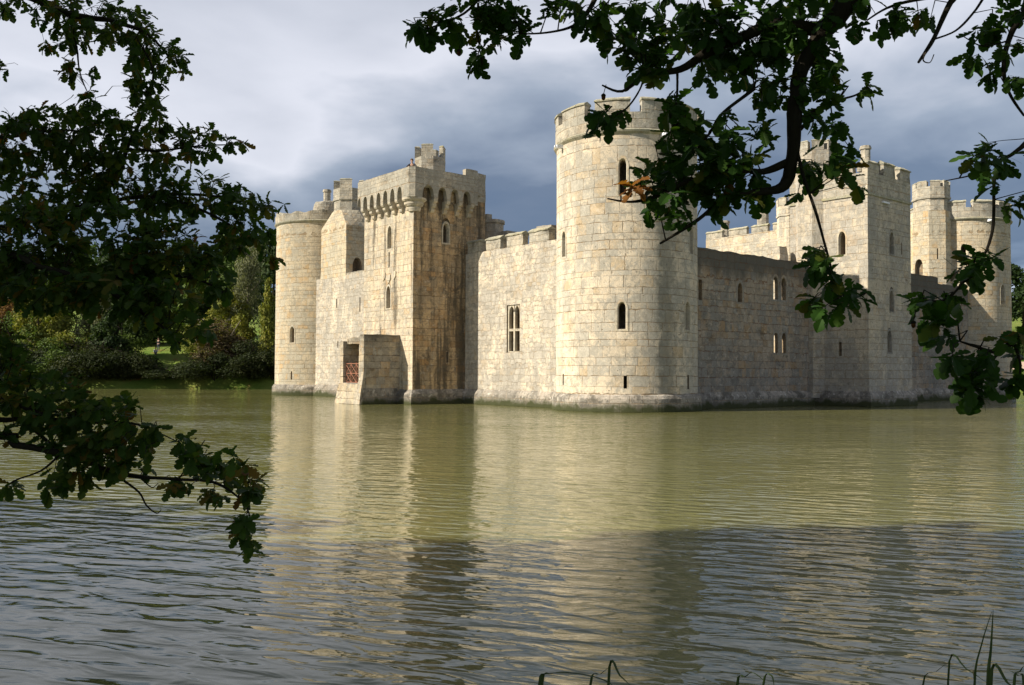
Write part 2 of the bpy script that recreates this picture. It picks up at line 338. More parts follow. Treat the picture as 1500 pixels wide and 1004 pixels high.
def cut(o, cutters):
    """subtract prisms (list of (shape,pos,ang,depth)) from mesh object o for good"""
    for grp in cutters:
        bm = bmesh.new()
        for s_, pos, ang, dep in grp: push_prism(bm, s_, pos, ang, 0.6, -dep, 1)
        bmesh.ops.recalc_face_normals(bm, faces=bm.faces)
        me = bpy.data.meshes.new('cutter'); bm.to_mesh(me); bm.free()
        for m_ in o.data.materials: me.materials.append(m_)
        c = bpy.data.objects.new('cutter', me); COL.objects.link(c); c.parent = o.parent
        md = o.modifiers.new('cut', 'BOOLEAN'); md.operation = 'DIFFERENCE'; md.object = c; md.solver = 'EXACT'
        dg = bpy.context.evaluated_depsgraph_get(); dg.update()
        new = bpy.data.meshes.new_from_object(o.evaluated_get(dg)); old = o.data
        o.modifiers.clear(); o.data = new; new.name = o.name; bpy.data.meshes.remove(old); bpy.data.objects.remove(c); bpy.data.meshes.remove(me)
def shift(shape, dz): return [(x_, z_ + dz) for x_, z_ in shape]

# ------------------------------------------------------------------ ground, water
def terrain():
    bm = bmesh.new()
    ys = [-60, -30, -12, -4, 0, 2.2, 3.2, 4.2, 5.2, 6.5, 9, 20, 50, 90, 108, 111.6, 112.6, 113.4, 114.6, 117, 121, 127, 135, 150, 170, 200, 240, 290, 350, 450, 700, 1500]
    xs = [-1500, -600, -300, -200, -150, -125, -108, -100, -96, -92, -85, -70, -60, -52, -45, -38, -30, -20, -10, 0, 12, 25, 40, 52, 60, 66, 72, 80, 90, 100, 112, 118, 124, 130, 150, 200, 300, 600, 1500]
    def h(x_, y_):
        d_ = max(y_ - 112.5, x_ - 122, -100 - x_)
        bank = -1.8 if d_ < -1.5 else (-1.8 + (d_ + 1.5) / 2.6 * 2.7 if d_ < 1.1 else 0.9 + 3.6 * (1 - math.exp(-(d_ - 1.1) / 6)) + 0.075 * min(d_, 90) + 0.10 * max(0, min(d_ - 90, 300)))
        near = -1.8 if y_ > 6 else (0.85 - max(0, y_ - 2.2) * 0.42 if y_ > 2.2 else 0.85 + max(0, -y_ - 5) * 0.05)
        hh = max(bank, near)
        if hh > 1.5: hh += 0.5 * mn.noise(Vector((x_ * .05, y_ * .05, 0)))
        return hh
    g = [[bm.verts.new((x_, y_, h(x_, y_))) for x_ in xs] for y_ in ys]
    for j in range(len(ys) - 1):
        for i in range(len(xs) - 1): bm.faces.new((g[j][i], g[j][i + 1], g[j + 1][i + 1], g[j + 1][i]))
    o = obj('ground', bm, M['ground'], smooth=True); tag(o, kind='structure'); return h
ground_h = terrain()
bm = bmesh.new(); vs = [bm.verts.new(p_) for p_ in ((-140, -8, 0), (150, -8, 0), (150, 118, 0), (-140, 118, 0))]; bm.faces.new(vs)
tag(obj('water', bm, M['water']), kind='structure')
# gravel path along the far bank, right-hand side
bm = bmesh.new(); prev = None
for i in range(0, 31):
    x_ = 50 + i * 2.0; row = [bm.verts.new((x_, y_, ground_h(x_, y_) + 0.06)) for y_ in (117.2, 118.3, 119.4, 120.4)]
    if prev:
        for j in range(3): bm.faces.new((prev[j], row[j], row[j + 1], prev[j + 1]))
    prev = row
tag(obj('path', bm, M['path']), kind='structure')

# ================================================================== THE CASTLE (local x = north along the east wall, local y = west along the south wall)
castle = empty('castle', (7.360, 57.356, 0), 0.6855, label='pale stone moated castle with round corner towers and square mid towers', cat='castle')
SW_Y, NE_X = 42.04, 47.03
ZS = 16.8                                                   # string-course height
bm = bmesh.new(); box(bm, -1.9, 48, -1.9, 43, -1.0, 0.7); obj('courtyard', bm, M['ground'], castle)

def window_ring(parent, pos, ang, w_, h, proud=0.02, shape=lancet, name='window', inset=.28, m_='trim'):
    """moulded stone surround standing in the wall face round an opening of w_ x h"""
    bm = bmesh.new(); o_ = shape(w_ + .34, h + .36); o_ = shift(o_, -.14); i1 = shape(w_ + .12, h + .10); i1 = shift(i1, -.03); i2 = shape(w_, h)
    surround(bm, o_, (i1, i2), pos, ang, proud, -inset)
    obj(name, bm, M[m_], parent)
def slit_ring(parent, pos, ang, w_=.16, h=.8):
    bm = bmesh.new(); surround(bm, shift(rect(w_ + .06, h + .06), -.03), (rect(w_ + .01, h + .01), rect(w_, h)), pos, ang, 0.005, -.3); obj('arrow_slit', bm, parent.data.materials[0], parent)

def round_tower(cx, cy, label, matl, wins, slits, gaps, ptop, mer, spouts=(), ragged=False):
    r_ = 4.5; bm = bmesh.new(); solid_lathe(bm, cx, cy, [(r_, -1), (r_ + .003, 8), (r_, 17.2)], 168)
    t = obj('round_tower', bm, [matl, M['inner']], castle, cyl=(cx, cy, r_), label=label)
    shallow, deep = [], []
    for ang, z0, h, w_ in wins:
        pos = (cx + r_ * math.cos(R(ang)), cy + r_ * math.sin(R(ang)), z0)
        shallow.append((shift(lancet(w_ + .30, h + .33), -.12), pos, ang, .26)); deep.append((lancet(w_, h), pos, ang, 1.5))
    for ang, z0, h, w_ in slits:
        pos = (cx + r_ * math.cos(R(ang)), cy + r_ * math.sin(R(ang)), z0); deep.append((rect(w_, h), pos, ang, 1.3))
    cut(t, [g for g in (shallow, deep) if g])
    set_uv(t.data, (cx, cy, r_))
    for ang, z0, h, w_ in wins: window_ring(t, (cx + r_ * math.cos(R(ang)), cy + r_ * math.sin(R(ang)), z0), ang, w_, h, .015)
    for ang, z0, h, w_ in slits: slit_ring(t, (cx + r_ * math.cos(R(ang)), cy + r_ * math.sin(R(ang)), z0), ang, w_, h)
    bm = bmesh.new(); lathe(bm, cx, cy, [(r_ - .2, -1), (r_ + .33, -1), (r_ + .25, .78), (r_ + .13, .98), (r_ - .2, 1.12)], 168)
    for v in bm.verts: v.co += mn.noise_vector(v.co * 1.5) * .035
    obj('plinth', bm, M['plinth'], t, cyl=(cx, cy, r_))
    bm = bmesh.new(); lathe(bm, cx, cy, [(r_ - .2, ZS - .16), (r_ + .02, ZS - .16), (r_ + .16, ZS - .03), (r_ + .20, ZS + .07), (r_ + .09, ZS + .15), (r_ - .2, ZS + .15)], 168)
    for v in bm.verts: v.co += mn.noise_vector(v.co * 2.0) * .02
    obj('string_course', bm, M['coping'], t, cyl=(cx, cy, r_))
    # parapet ring with its crenels
    bm = bmesh.new(); lathe(bm, cx, cy, [(r_ - .5, ZS + .1), (r_ + .09, ZS + .1), (r_ + .10, ptop), (r_ - .5, ptop)], 168)
    for v in bm.verts:
        if v.co.z > ptop - .1:
            v.co += mn.noise_vector(v.co * 1.3) * (.05 if not ragged else .16)
            if ragged: v.co.z += .28 * mn.noise(Vector((v.co.x * .7, v.co.y * .7, 3)))
    obj('parapet', bm, M['parapet'], t, cyl=(cx, cy, r_))
    if mer:
        n_, g0, gw, mz = mer; stp = 360 / n_
        for i in range(n_):
            a0 = g0 + i * stp + gw / 2; a1 = g0 + (i + 1) * stp - gw / 2
            bm = bmesh.new(); lathe(bm, cx, cy, [(r_ - .48, ptop - .03), (r_ + .085, ptop - .03), (r_ + .09, mz - .16), (r_ - .48, mz - .16)], 12, a0, a1)
            for v in bm.verts: v.co += mn.noise_vector(v.co * 2.1) * .03
            mo = obj('merlon', bm, M['parapet'], t, cyl=(cx, cy, r_))
            bm = bmesh.new(); lathe(bm, cx, cy, [(r_ - .55, mz - .17), (r_ + .16, mz - .17), (r_ + .15, mz - .08), (r_ - .15, mz + .07), (r_ - .55, mz - .05)], 12, a0 - .4, a1 + .4)
            for v in bm.verts: v.co += mn.noise_vector(v.co * 2.1) * .04
            bmesh.ops.transform(bm, matrix=Matrix.Identity(4), verts=bm.verts)
            obj('merlon', bm, M['coping'], t, cyl=(cx, cy, r_), label='mossy coping course on a merlon') if False else None
            if True:
                # the coping belongs to the merlon: join its faces into the merlon mesh
                me = mo.data; b2 = bmesh.new(); b2.from_mesh(me); bm.faces.ensure_lookup_table()
                mp = {v: b2.verts.new(v.co) for v in bm.verts}
                for f in bm.faces:
                    nf = b2.faces.new([mp[v] for v in f.verts]); nf.material_index = 1
                me.materials.append(M['coping']); b2.to_mesh(me); b2.free(); set_uv(me, (cx, cy, r_))
            if bm.is_valid: bm.free()
    for ang, z0 in spouts:
        bm = bmesh.new(); o_, n_, t_ = frame_of((cx, cy, z0), ang)
        push_prism(bm, rect(.24, .2), o_ + n_ * r_, ang, -.1, .42); push_prism(bm, shift(rect(.13, .1), .05), o_ + n_ * r_, ang, .40, .55); obj('spout', bm, M['lead'], t)
    return t

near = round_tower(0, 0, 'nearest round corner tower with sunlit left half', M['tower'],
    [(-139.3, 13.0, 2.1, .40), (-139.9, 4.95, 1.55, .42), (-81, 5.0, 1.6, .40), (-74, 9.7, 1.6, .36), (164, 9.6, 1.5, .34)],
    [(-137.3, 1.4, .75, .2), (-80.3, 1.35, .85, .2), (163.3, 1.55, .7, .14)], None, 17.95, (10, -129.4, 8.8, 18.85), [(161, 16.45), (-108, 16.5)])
swt = round_tower(0, SW_Y, 'round corner tower at the far left with a broken parapet', M['tower_far'],
    [(-155, 5.1, 1.45, .42)], [(-155.2, 1.5, .8, .16)], None, 17.75, None, ragged=True)
net = round_tower(NE_X, 0, 'round corner tower at the far right behind the leaves', M['tower_far'],
    [(-150, 12.7, 1.7, .42), (-101, 8.9, 1.7, .42), (-155.4, 4.6, 1.4, .42)], [], None, 17.85, (11, -143.6, 7.5, 18.55), [(-122, 16.5)])
# drum and chimney on the far-left tower
bm = bmesh.new(); solid_lathe(bm, 0.2, 41.2, [(1.55, 16.9), (1.52, 18.6), (1.46, 19.05), (1.34, 19.22)], 40)
for v in bm.verts: v.co += mn.noise_vector(v.co * 1.7) * .10
obj('stair_drum', bm, M['parapet'], swt, cyl=(.2, 41.2, 1.5))
def chimney(parent, x_, y_, z0, z1, r_=.36):
    bm = bmesh.new(); o_ = ngon(x_, y_, r_); o2 = ngon(x_, y_, r_ * 1.22)
    poly_prism(bm, o_, z0, z1 - .25); poly_prism(bm, o2, z1 - .252, z1 - .1); poly_prism(bm, ngon(x_, y_, r_ * 1.1), z1 - .102, z1); obj('chimney', bm, M['parapet'], parent)
chimney(swt, 0.4, 41.9, 19.1, 20.75)

# ---------------- walls in plan: wall(q0,q1,p0,p1)
def wall(name, x0, x1, y0, y1, z0, z1, matl, label=None, worn=0.0, zmin=None, step_=1.0):
    bm = bmesh.new(); box(bm, x0, x1, y0, y1, z0, z1)
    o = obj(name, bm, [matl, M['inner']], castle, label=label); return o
def worn_cap(parent, x0, x1, y0, y1, z0, z1, matl, amp=.12, name='wall_top'):
    """broken top courses of a ruined wall"""
    bm = bmesh.new(); box(bm, x0, x1, y0, y1, z0, z1); L_ = max(x1 - x0, y1 - y0)
    for _ in range(5):
        es = [e for e in bm.edges if e.calc_length() > .55]
        if not es: break
        bmesh.ops.subdivide_edges(bm, edges=es, cuts=1, use_grid_fill=True)
    for v in bm.verts:
        if v.co.z > z1 - .02: v.co.z += amp * (mn.noise(v.co * .9) + .8 * mn.noise(v.co * 2.7)) - amp * .3
        v.co += mn.noise_vector(v.co * 2.3) * .03
    return obj(name, bm, matl, parent)
def merlon(parent, x0, x1, y0, y1, z0, z1, along):
    """saddle-backed merlon; along = 'x' or 'y' is the wall direction"""
    bm = bmesh.new(); box(bm, x0, x1, y0, y1, z0, z1 - .18)
    if along == 'y':
        sh = [(x0 - .07, z1 - .182), (x1 + .07, z1 - .182), (x1 + .07, z1 - .10), ((x0 + x1) / 2, z1 + .08), (x0 - .07, z1 - .10)]
        a = [bm.verts.new((x_, y0 - .05, z_)) for x_, z_ in sh]; b = [bm.verts.new((x_, y1 + .05, z_)) for x_, z_ in sh]
    else:
        sh = [(y0 - .07, z1 - .182), (y1 + .07, z1 - .182), (y1 + .07, z1 - .10), ((y0 + y1) / 2, z1 + .08), (y0 - .07, z1 - .10)]
        a = [bm.verts.new((x0 - .05, y_, z_)) for y_, z_ in sh]; b = [bm.verts.new((x1 + .05, y_, z_)) for y_, z_ in sh]
    k_ = len(sh); fs = [bm.faces.new((a[i], a[(i + 1) % k_], b[(i + 1) % k_], b[i])) for i in range(k_)] + [bm.faces.new(a[::-1]), bm.faces.new(b)]
    for f in fs: f.material_index = 1
    rough(bm, .06, 3, 1.5, long=.4); return obj('merlon', bm, [M['parapet'], M['coping']], parent)
def plinth(parent, pts_out, z1=1.0, bat=.32):
    """battered foot along an open plan line; pts = [(x,y,nx,ny)] with outward normals (mitred)"""
    bm = bmesh.new(); rows = []
    for x_, y_, nx, ny in pts_out:
        rows.append([bm.verts.new((x_ - nx * .05, y_ - ny * .05, z1 + .12)), bm.verts.new((x_ + nx * .06, y_ + ny * .06, z1)), bm.verts.new((x_ + nx * bat * .75, y_ + ny * bat * .75, z1 - .25)), bm.verts.new((x_ + nx * bat * 1.15, y_ + ny * bat * 1.15, -1)), bm.verts.new((x_ - nx * .05, y_ - ny * .05, -1))])
    for A, B in zip(rows, rows[1:]):
        for j in range(5): bm.faces.new((A[j], B[j], B[(j + 1) % 5], A[(j + 1) % 5]))
    bm.faces.new(rows[0]); bm.faces.new(rows[-1][::-1])
    es = [e for e in bm.edges if e.calc_length() > 1.6]
    bmesh.ops.subdivide_edges(bm, edges=es, cuts=8, use_grid_fill=True)
    for v in bm.verts: v.co += mn.noise_vector(v.co * 1.5) * .03
    return obj('plinth', bm, M['plinth'], parent)

# ---------------- south curtain, near half (tower .. postern tower)
sc1 = wall('curtain_wall', -2.5, -.7, 3.2, 14.1, -1, 11.15, M['curtain'], 'sunlit curtain wall with the mullioned window')
cut(sc1, [[(rect(1.46, 3.36), (-2.5, 8.44, 3.70), 180, 1.25)]]); set_uv(sc1.data)
plinth(sc1, [(-2.5, 3.6, -1, 0), (-2.5, 14.15, -1, 0)])
for y0, y1 in ((4.75, 6.75), (7.45, 9.2), (9.95, 11.6), (12.35, 13.9)): merlon(sc1, -2.49, -1.95, y0, y1, 11.14, 12.1, 'y')
def mullioned(parent, x_, yc, z0, w_, h):
    bm = bmesh.new(); xo, xi = x_ + .10, x_ + .34; hw = w_ / 2
    for y0, y1, za, zb in ((yc - hw, yc - hw + .14, z0, z0 + h), (yc + hw - .14, yc + hw, z0, z0 + h), (yc - hw + .142, yc + hw - .142, z0, z0 + .1)): box(bm, xo, xi, y0, y1, za, zb)
    obj('window', bm, M['trim'], parent, label='tall cross mullioned window of two arched lights')
    bm = bmesh.new(); box(bm, xo - .01, xi - .02, yc - .085, yc + .085, z0 + .1, z0 + h - .5); obj('mullion', bm, M['trim'], parent)
    bm = bmesh.new(); box(bm, xo + .01, xi - .03, yc - hw + .14, yc - .087, z0 + h * .45, z0 + h * .45 + .17); box(bm, xo + .01, xi - .03, yc + .087, yc + hw - .14, z0 + h * .45, z0 + h * .45 + .17); obj('transom', bm, M['trim'], parent)
    bm = bmesh.new(); lw = hw - .14                            # pointed heads of the two lights
    for sgn in (-1, 1):
        c = yc + sgn * (lw / 2 + .0); ar = [(yy, zz_) for yy, zz_ in lancet(lw - .08, .62)[2:-1]]
        z_s = z0 + h - .72
        prev = None
        for yy, zz_ in [(lw / 2 - .04, 0)] + ar + [(-(lw / 2 - .04), 0)]:
            cur = [bm.verts.new((xx, c + yy, z_)) for xx in (xo - .005, xi - .01) for z_ in (min(z_s + zz_, z0 + h - .02), z0 + h)]
            if prev:
                bm.faces.new((prev[0], cur[0], cur[1], prev[1])); bm.faces.new((prev[2], prev[3], cur[3], cur[2])); bm.faces.new((prev[0], prev[2], cur[2], cur[0])); bm.faces.new((prev[1], cur[1], cur[3], prev[3]))
            prev = cur
    obj('arched_head', bm, M['trim'], parent)
mullioned(sc1, -2.5, 8.44, 3.70, 1.46, 3.36)
# octagonal chimney behind the merlons, and a low wall end next to the near tower
bm = bmesh.new(); poly_prism(bm, ngon(2.0, 16.65, .95), 8, 14.25); poly_prism(bm, ngon(2.0, 16.65, 1.05), 14.252, 14.5); box(bm, 1.2, 1.7, 16.3, 17.2, 14.502, 14.95); box(bm, 2.0, 3.2, 14.7, 15.8, 8, 13.5); rough(bm, .03, 1)
obj('stair_turret', bm, M['square'], castle, label='small octagonal turret peeping over the sunlit curtain wall')
bm = bmesh.new(); box(bm, 1.0, 1.9, 8.4, 10.0, 8, 13.1); rough(bm, .05, 3); obj('chimney', bm, M['square'], castle)

# ---------------- postern tower (square, machicolated)
PX0, PX1, PY0, PY1 = -7.1, -.6, 14.2, 21.2
bm = bmesh.new(); box(bm, PX0, PX1, PY0, PY1, -1, 16.0)
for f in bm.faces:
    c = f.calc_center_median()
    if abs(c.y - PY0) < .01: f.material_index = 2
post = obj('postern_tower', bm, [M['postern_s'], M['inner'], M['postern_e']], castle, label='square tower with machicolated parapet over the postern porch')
WS = [((PX0, 17.45, 11.55), 180, lancet(.46, 1.6)), ((PX0, 17.5, 10.15), 180, rect(.16, 1.1)), ((PX0, 17.55, 7.1), 180, lancet(.46, 1.55)), ((-4.25, PY0, 11.9), -90, lancet(.42, 1.35)), ((-4.05, PY0, 3.0), -90, rect(.2, .8)), ((-2.62, PY0, 5.3), -90, rect(.14, .7))]
cut(post, [[(shift(lancet(.80, 1.97), -.14), p_, a_, .26) for p_, a_, s_ in WS if len(s_) > 4], [(s_, p_, a_, 1.2 if a_ == -90 else .5) for p_, a_, s_ in WS]]); set_uv(post.data)
for p_, a_, s_ in WS:
    if len(s_) > 4: window_ring(post, p_, a_, .46 if a_ == 180 else .42, max(z_ for _, z_ in s_), .02)
    else: slit_ring(post, p_, a_, s_[1][0] * 2, s_[2][1])
# carved shields between the two front windows
for k_, (yy, zz_) in enumerate(((16.75, 9.55), (17.5, 9.35), (18.25, 9.55))):
    bm = bmesh.new(); push_prism(bm, [(0, -.42), (.24, -.15), (.27, .22), (-.27, .22), (-.24, -.15)], (PX0, yy, zz_), 180, -.03, .07); obj('carved_shield', bm, M['trim'], post)
plinth(post, [(-2.6, PY0, 0, -1), (PX0, PY0, -1, -1), (PX0, PY1, -1, 1), (-2.6, PY1, 0, 1)])
def arcade(bm, org, du, dn, bays, zlo, zsp, zarch, ztop, th):
    """projecting parapet: wall of thickness th (behind plane along dn) pierced below by pointed-round arches. bays: list of (u0,u1,arch?)"""
    def pt(u_, z_, d_): return org + du * u_ + dn * d_ + Vector((0, 0, z_))
    def col(u_, zl): return [bm.verts.new(pt(u_, zl, 0)), bm.verts.new(pt(u_, ztop, 0)), bm.verts.new(pt(u_, ztop, -th)), bm.verts.new(pt(u_, zl, -th))]
    def link(A, B):
        for i in range(4): bm.faces.new((A[i], B[i], B[(i + 1) % 4], A[(i + 1) % 4]))
    prev = None; first = True; prof = []
    for u0, u1, ar in bays:
        if not ar: prof += [(u0, zlo), (u1, zlo)]
        else:
            n_ = 10
            for i in range(n_ + 1):
                tt = i / n_; prof.append((u0 + (u1 - u0) * tt, zsp + (zarch - zsp) * math.sqrt(max(0, 1 - (2 * tt - 1) ** 2)) ** .9))
    cols = []
    for u_, zl in prof: cols.append(col(u_, zl))
    for A, B in zip(cols, cols[1:]): link(A, B)
    bm.faces.new(cols[0]); bm.faces.new(cols[-1][::-1])
PR = .62
zlo, zsp, zar, zpt = 14.85, 15.10, 15.75, 17.0
sb = []; yb = [(20.55 - i * .985) for i in range(7)]             # pier centres on the south face
u_of = lambda yy: PY1 + .0 - yy
bays = []; last = 0.0
for yy in yb:
    u0 = max(0, u_of(yy) - .19); u1 = u_of(yy) + .19
    if u0 > last: bays.append((last, u0, True))
    bays.append((u0, u1, False)); last = u1
bays.append((last, PY1 - PY0 + .28, False))
bm = bmesh.new(); arcade(bm, Vector((PX0 - PR, PY1, 0)), Vector((0, -1, 0)), Vector((-1, 0, 0)), bays, zlo, zsp, zar, zpt, .4)
# chamfered corner piece
poly_prism(bm, [(PX0 - PR, PY0 - .282), (PX0 - .28, PY0 - PR), (PX0 - .002, PY0 - PR), (PX0 + .1, PY0 + .1), (PX0 - PR + .4, PY0 - .1), (PX0 - PR + .4, PY0 - .282)], zlo, zpt + .02)
xb = [-5.58, -4.46, -3.34, -2.25]; bays = [(0.0, .36, False)]; last = .36
for xx in xb:
    u0 = xx - PX0 - .17; u1 = u0 + .34; bays += [(last, u0, True), (u0, u1, False)]; last = u1
bays[-1] = (bays[-1][0], 5.3, False)
arcade(bm, Vector((PX0, PY0 - PR, 0)), Vector((1, 0, 0)), Vector((0, -1, 0)), bays, zlo, zsp, zar + .05, zpt, .4)
for v in bm.verts:
    v.co += mn.noise_vector(v.co * 1.9) * .02
obj('machicolated_parapet', bm, M['parapet'], post)
bm = bmesh.new(); box(bm, PX0 + .1, PX1, PY1 - .45, PY1 + .02, 15.9, 16.95); box(bm, PX1 - .5, PX1 + .02, PY0 + .0, PY1 - .452, 15.9, 16.95); box(bm, -1.78, PX1 + .015, PY0 - .012, PY0 + .43, 15.3, 17.45); rough(bm, .04, 3, 1.3); obj('parapet', bm, M['parapet'], post)
bm = bmesh.new(); box(bm, -2.9, -1.8, PY0 - PR + .01, PY0 - PR + .41, 16.95, 17.5); rough(bm, .04, 2, 1.3); obj('merlon', bm, M['parapet'], post)
CPROF = [(-.05, 13.95), (.10, 13.95), (.20, 14.03), (.24, 14.16), (.21, 14.27), (.33, 14.30), (.42, 14.38), (.44, 14.50), (.41, 14.60), (.54, 14.63), (.61, 14.72), (.62, 14.86), (-.05, 14.86)]
def corbel(parent, pos, ang, w_=.34, sx=1.0):
    bm = bmesh.new(); o_, n_, t_ = frame_of(pos, ang)
    a = [bm.verts.new(o_ + n_ * (d_ * sx) - t_ * w_ / 2 + Vector((0, 0, z_))) for d_, z_ in CPROF]; b = [bm.verts.new(o_ + n_ * (d_ * sx) + t_ * w_ / 2 + Vector((0, 0, z_))) for d_, z_ in CPROF]
    k_ = len(a)
    for i in range(k_): bm.faces.new((a[i], a[(i + 1) % k_], b[(i + 1) % k_], b[i]))
    bm.faces.new(a[::-1]); bm.faces.new(b); obj('corbel', bm, M['trim'], parent)
for yy in yb: corbel(post, (PX0, yy, 0), 180)
for xx in xb: corbel(post, (xx, PY0, 0), -90, .30)
bm = bmesh.new()                                                     # rounded triple corbel under the chamfered corner
for rr, za, zb in ((.26, 13.92, 14.28), (.46, 14.28, 14.60), (.66, 14.60, 14.852)):
    solid_lathe(bm, PX0 + .22, PY0 + .22, [(rr * .78 + .2, za), (rr + .2 - .03, za + .10), (rr + .2, (za + zb) / 2), (rr + .2, zb - .004)], 24)
obj('corner_corbel', bm, M['trim'], post)
bm = bmesh.new(); box(bm, PX0 - PR + .4, PX1 - .5, PY0 - PR + .4, PY1 - .45, 15.72, 15.98)
obj('roof_walk', bm, M['parapet'], post)
def oct_turret(parent, cx, cy, r_, z0, zc, zm, matl, name='stair_turret', keep=range(8), band=True, a0=22.5, label=None, frac=.74):
    """octagonal turret: shaft, string, parapet, merlons on alternate faces; one mesh with its own merlons"""
    bm = bmesh.new(); poly_prism(bm, ngon(cx, cy, r_, 8, a0), z0, zc - 1.1)
    if band: poly_prism(bm, ngon(cx, cy, r_ * 1.07, 8, a0), zc - 1.102, zc - .92); poly_prism(bm, ngon(cx, cy, r_ * 1.035, 8, a0), zc - .922, zc)
    else: poly_prism(bm, ngon(cx, cy, r_ * 1.002, 8, a0), zc - 1.102, zc)
    rough(bm, .03, 2, 1.3); t = obj(name, bm, [matl, M['inner']], parent, label=label)
    ro = ngon(cx, cy, r_ * (1.034 if band else 1.0), 8, a0); ri = ngon(cx, cy, r_ * .68, 8, a0)
    for i in keep:
        j = (i + 1) % 8; A, B, C, D = [Vector((*p_, 0)) for p_ in (ro[i], ro[j], ri[j], ri[i])]
        q = [A.lerp(B, .0), A.lerp(B, frac), D.lerp(C, frac), D.lerp(C, .0)]
        bm = bmesh.new(); poly_prism(bm, [(p_.x, p_.y) for p_ in q], zc - .01, zm - .1)
        c = sum(q, Vector()) / 4; q2 = [c + (p_ - c) * 1.12 for p_ in q]; q3 = [c + (p_ - c) * .8 for p_ in q]
        for f in poly_prism(bm, [(p_.x, p_.y) for p_ in q2], zm - .102, zm, [(p_.x, p_.y) for p_ in q3]): f.material_index = 1
        rough(bm, .02, 1, 1.7); obj('merlon', bm, [M['parapet'], M['coping']], t if parent is castle else parent)
    return t
oct_turret(post, -2.2, 19.4, 1.25, 15.9, 19.35, 20.35, M['parapet'], keep=(4, 6, 2, 0), band=False, frac=.98)

# ---------------- porch in front of the postern, with its iron gate
QX0, QY0, QY1 = -10.1, 15.9, 19.35
bm = bmesh.new()
box(bm, QX0, PX0 + .0, QY0, QY0 + .55, .8, 5.0); box(bm, QX0, PX0, QY1 - .45, QY1, .8, 4.55)
box(bm, QX0 + .004, QX0 + .6, QY0 + .552, QY0 + .70, 1.5, 4.9); box(bm, QX0 + .3, QX0 + .72, QY0 + .702, QY1 - .452, 4.35, 4.75); box(bm, QX0 + .72, PX0, QY0 + .552, QY1 - .452, 4.62, 4.86)
rough(bm, .05, 4, 1.2, 3.5, .4)
porch = obj('porch', bm, [M['porch'], M['inner']], castle, label='ruined open porch with a red gate at the foot of the square tower')
bm = bmesh.new()
poly_prism(bm, [(QX0 - .35, QY0 - .30), (PX0 - .3, QY0 - .30), (PX0 - .3, QY1 + .35), (QX0 - .35, QY1 + .35)], -1, 1.15, [(QX0 - .08, QY0 - .05), (PX0 - .2, QY0 - .05), (PX0 - .2, QY1 + .08), (QX0 - .08, QY1 + .08)])
poly_prism(bm, [(QX0 + .003, QY0 + .553), (PX0 - .01, QY0 + .553), (PX0 - .01, QY1 - .453), (QX0 + .003, QY1 - .453)], 1.152, 1.5)
rough(bm, .04, 4, 1.4, -2, .5); obj('plinth', bm, M['plinth'], porch)
bm = bmesh.new(); poly_prism(bm, [(QX0 - .52, QY0 + .56), (QX0 - .1, QY0 + .56), (QX0 - .1, QY1 + .30), (QX0 - .52, QY1 + .30)], -1, 1.46, [(QX0 - .06, QY0 + .56), (QX0 - .02, QY0 + .56), (QX0 - .02, QY1 + .05), (QX0 - .06, QY1 + .05)]); rough(bm, .05, 3, 1.4); obj('footing', bm, M['porch'], porch)
bm = bmesh.new(); poly_prism(bm, [(QX0 - .55, QY0 - .12), (QX0 + .2, QY0 - .12), (QX0 + .2, QY0 + .55), (QX0 - .55, QY0 + .55)], -1, 2.3, [(QX0 - .02, QY0 - .03), (QX0 + .15, QY0 - .03), (QX0 + .15, QY0 + .5), (QX0 - .02, QY0 + .5)]); rough(bm, .04, 3, 1.4); obj('buttress', bm, M['postern_s'], porch)
bm = bmesh.new(); box(bm, PX0 - .02, PX0 - .012, 16.75, 18.75, 1.5, 3.9); obj('back_wall', bm, M['inner'], porch)
def bar(bm, a, b, r_=.02, n_=6):
    a, b = Vector(a), Vector(b); d_ = (b - a).normalized(); s_ = d_.orthogonal().normalized(); t_ = d_.cross(s_)
    A = [bm.verts.new(a + (s_ * math.cos(2 * math.pi * i / n_) + t_ * math.sin(2 * math.pi * i / n_)) * r_) for i in range(n_)]; B = [bm.verts.new(b + (s_ * math.cos(2 * math.pi * i / n_) + t_ * math.sin(2 * math.pi * i / n_)) * r_) for i in range(n_)]
    for i in range(n_): bm.faces.new((A[i], A[(i + 1) % n_], B[(i + 1) % n_], B[i]))
    bm.faces.new(A[::-1]); bm.faces.new(B)
bm = bmesh.new(); gx = QX0 + .25; ya, yb_ = QY0 + .72, QY1 - .46
for zz_ in (1.55, 2.2, 2.9): bar(bm, (gx, ya, zz_), (gx, yb_, zz_), .026)
for i in range(4):
    yy = ya + (yb_ - ya) * i / 3
    bar(bm, (gx, yy, 1.5), (gx, yy, 3.0), .03)
    if i < 3:
        y2 = ya + (yb_ - ya) * (i + 1) / 3
        for zz_ in (1.55, 2.2): bar(bm, (gx, yy, zz_), (gx, y2, zz_ + .65), .022); bar(bm, (gx, y2, zz_), (gx, yy, zz_ + .65), .022)
obj('iron_gate', bm, M['iron'], porch)

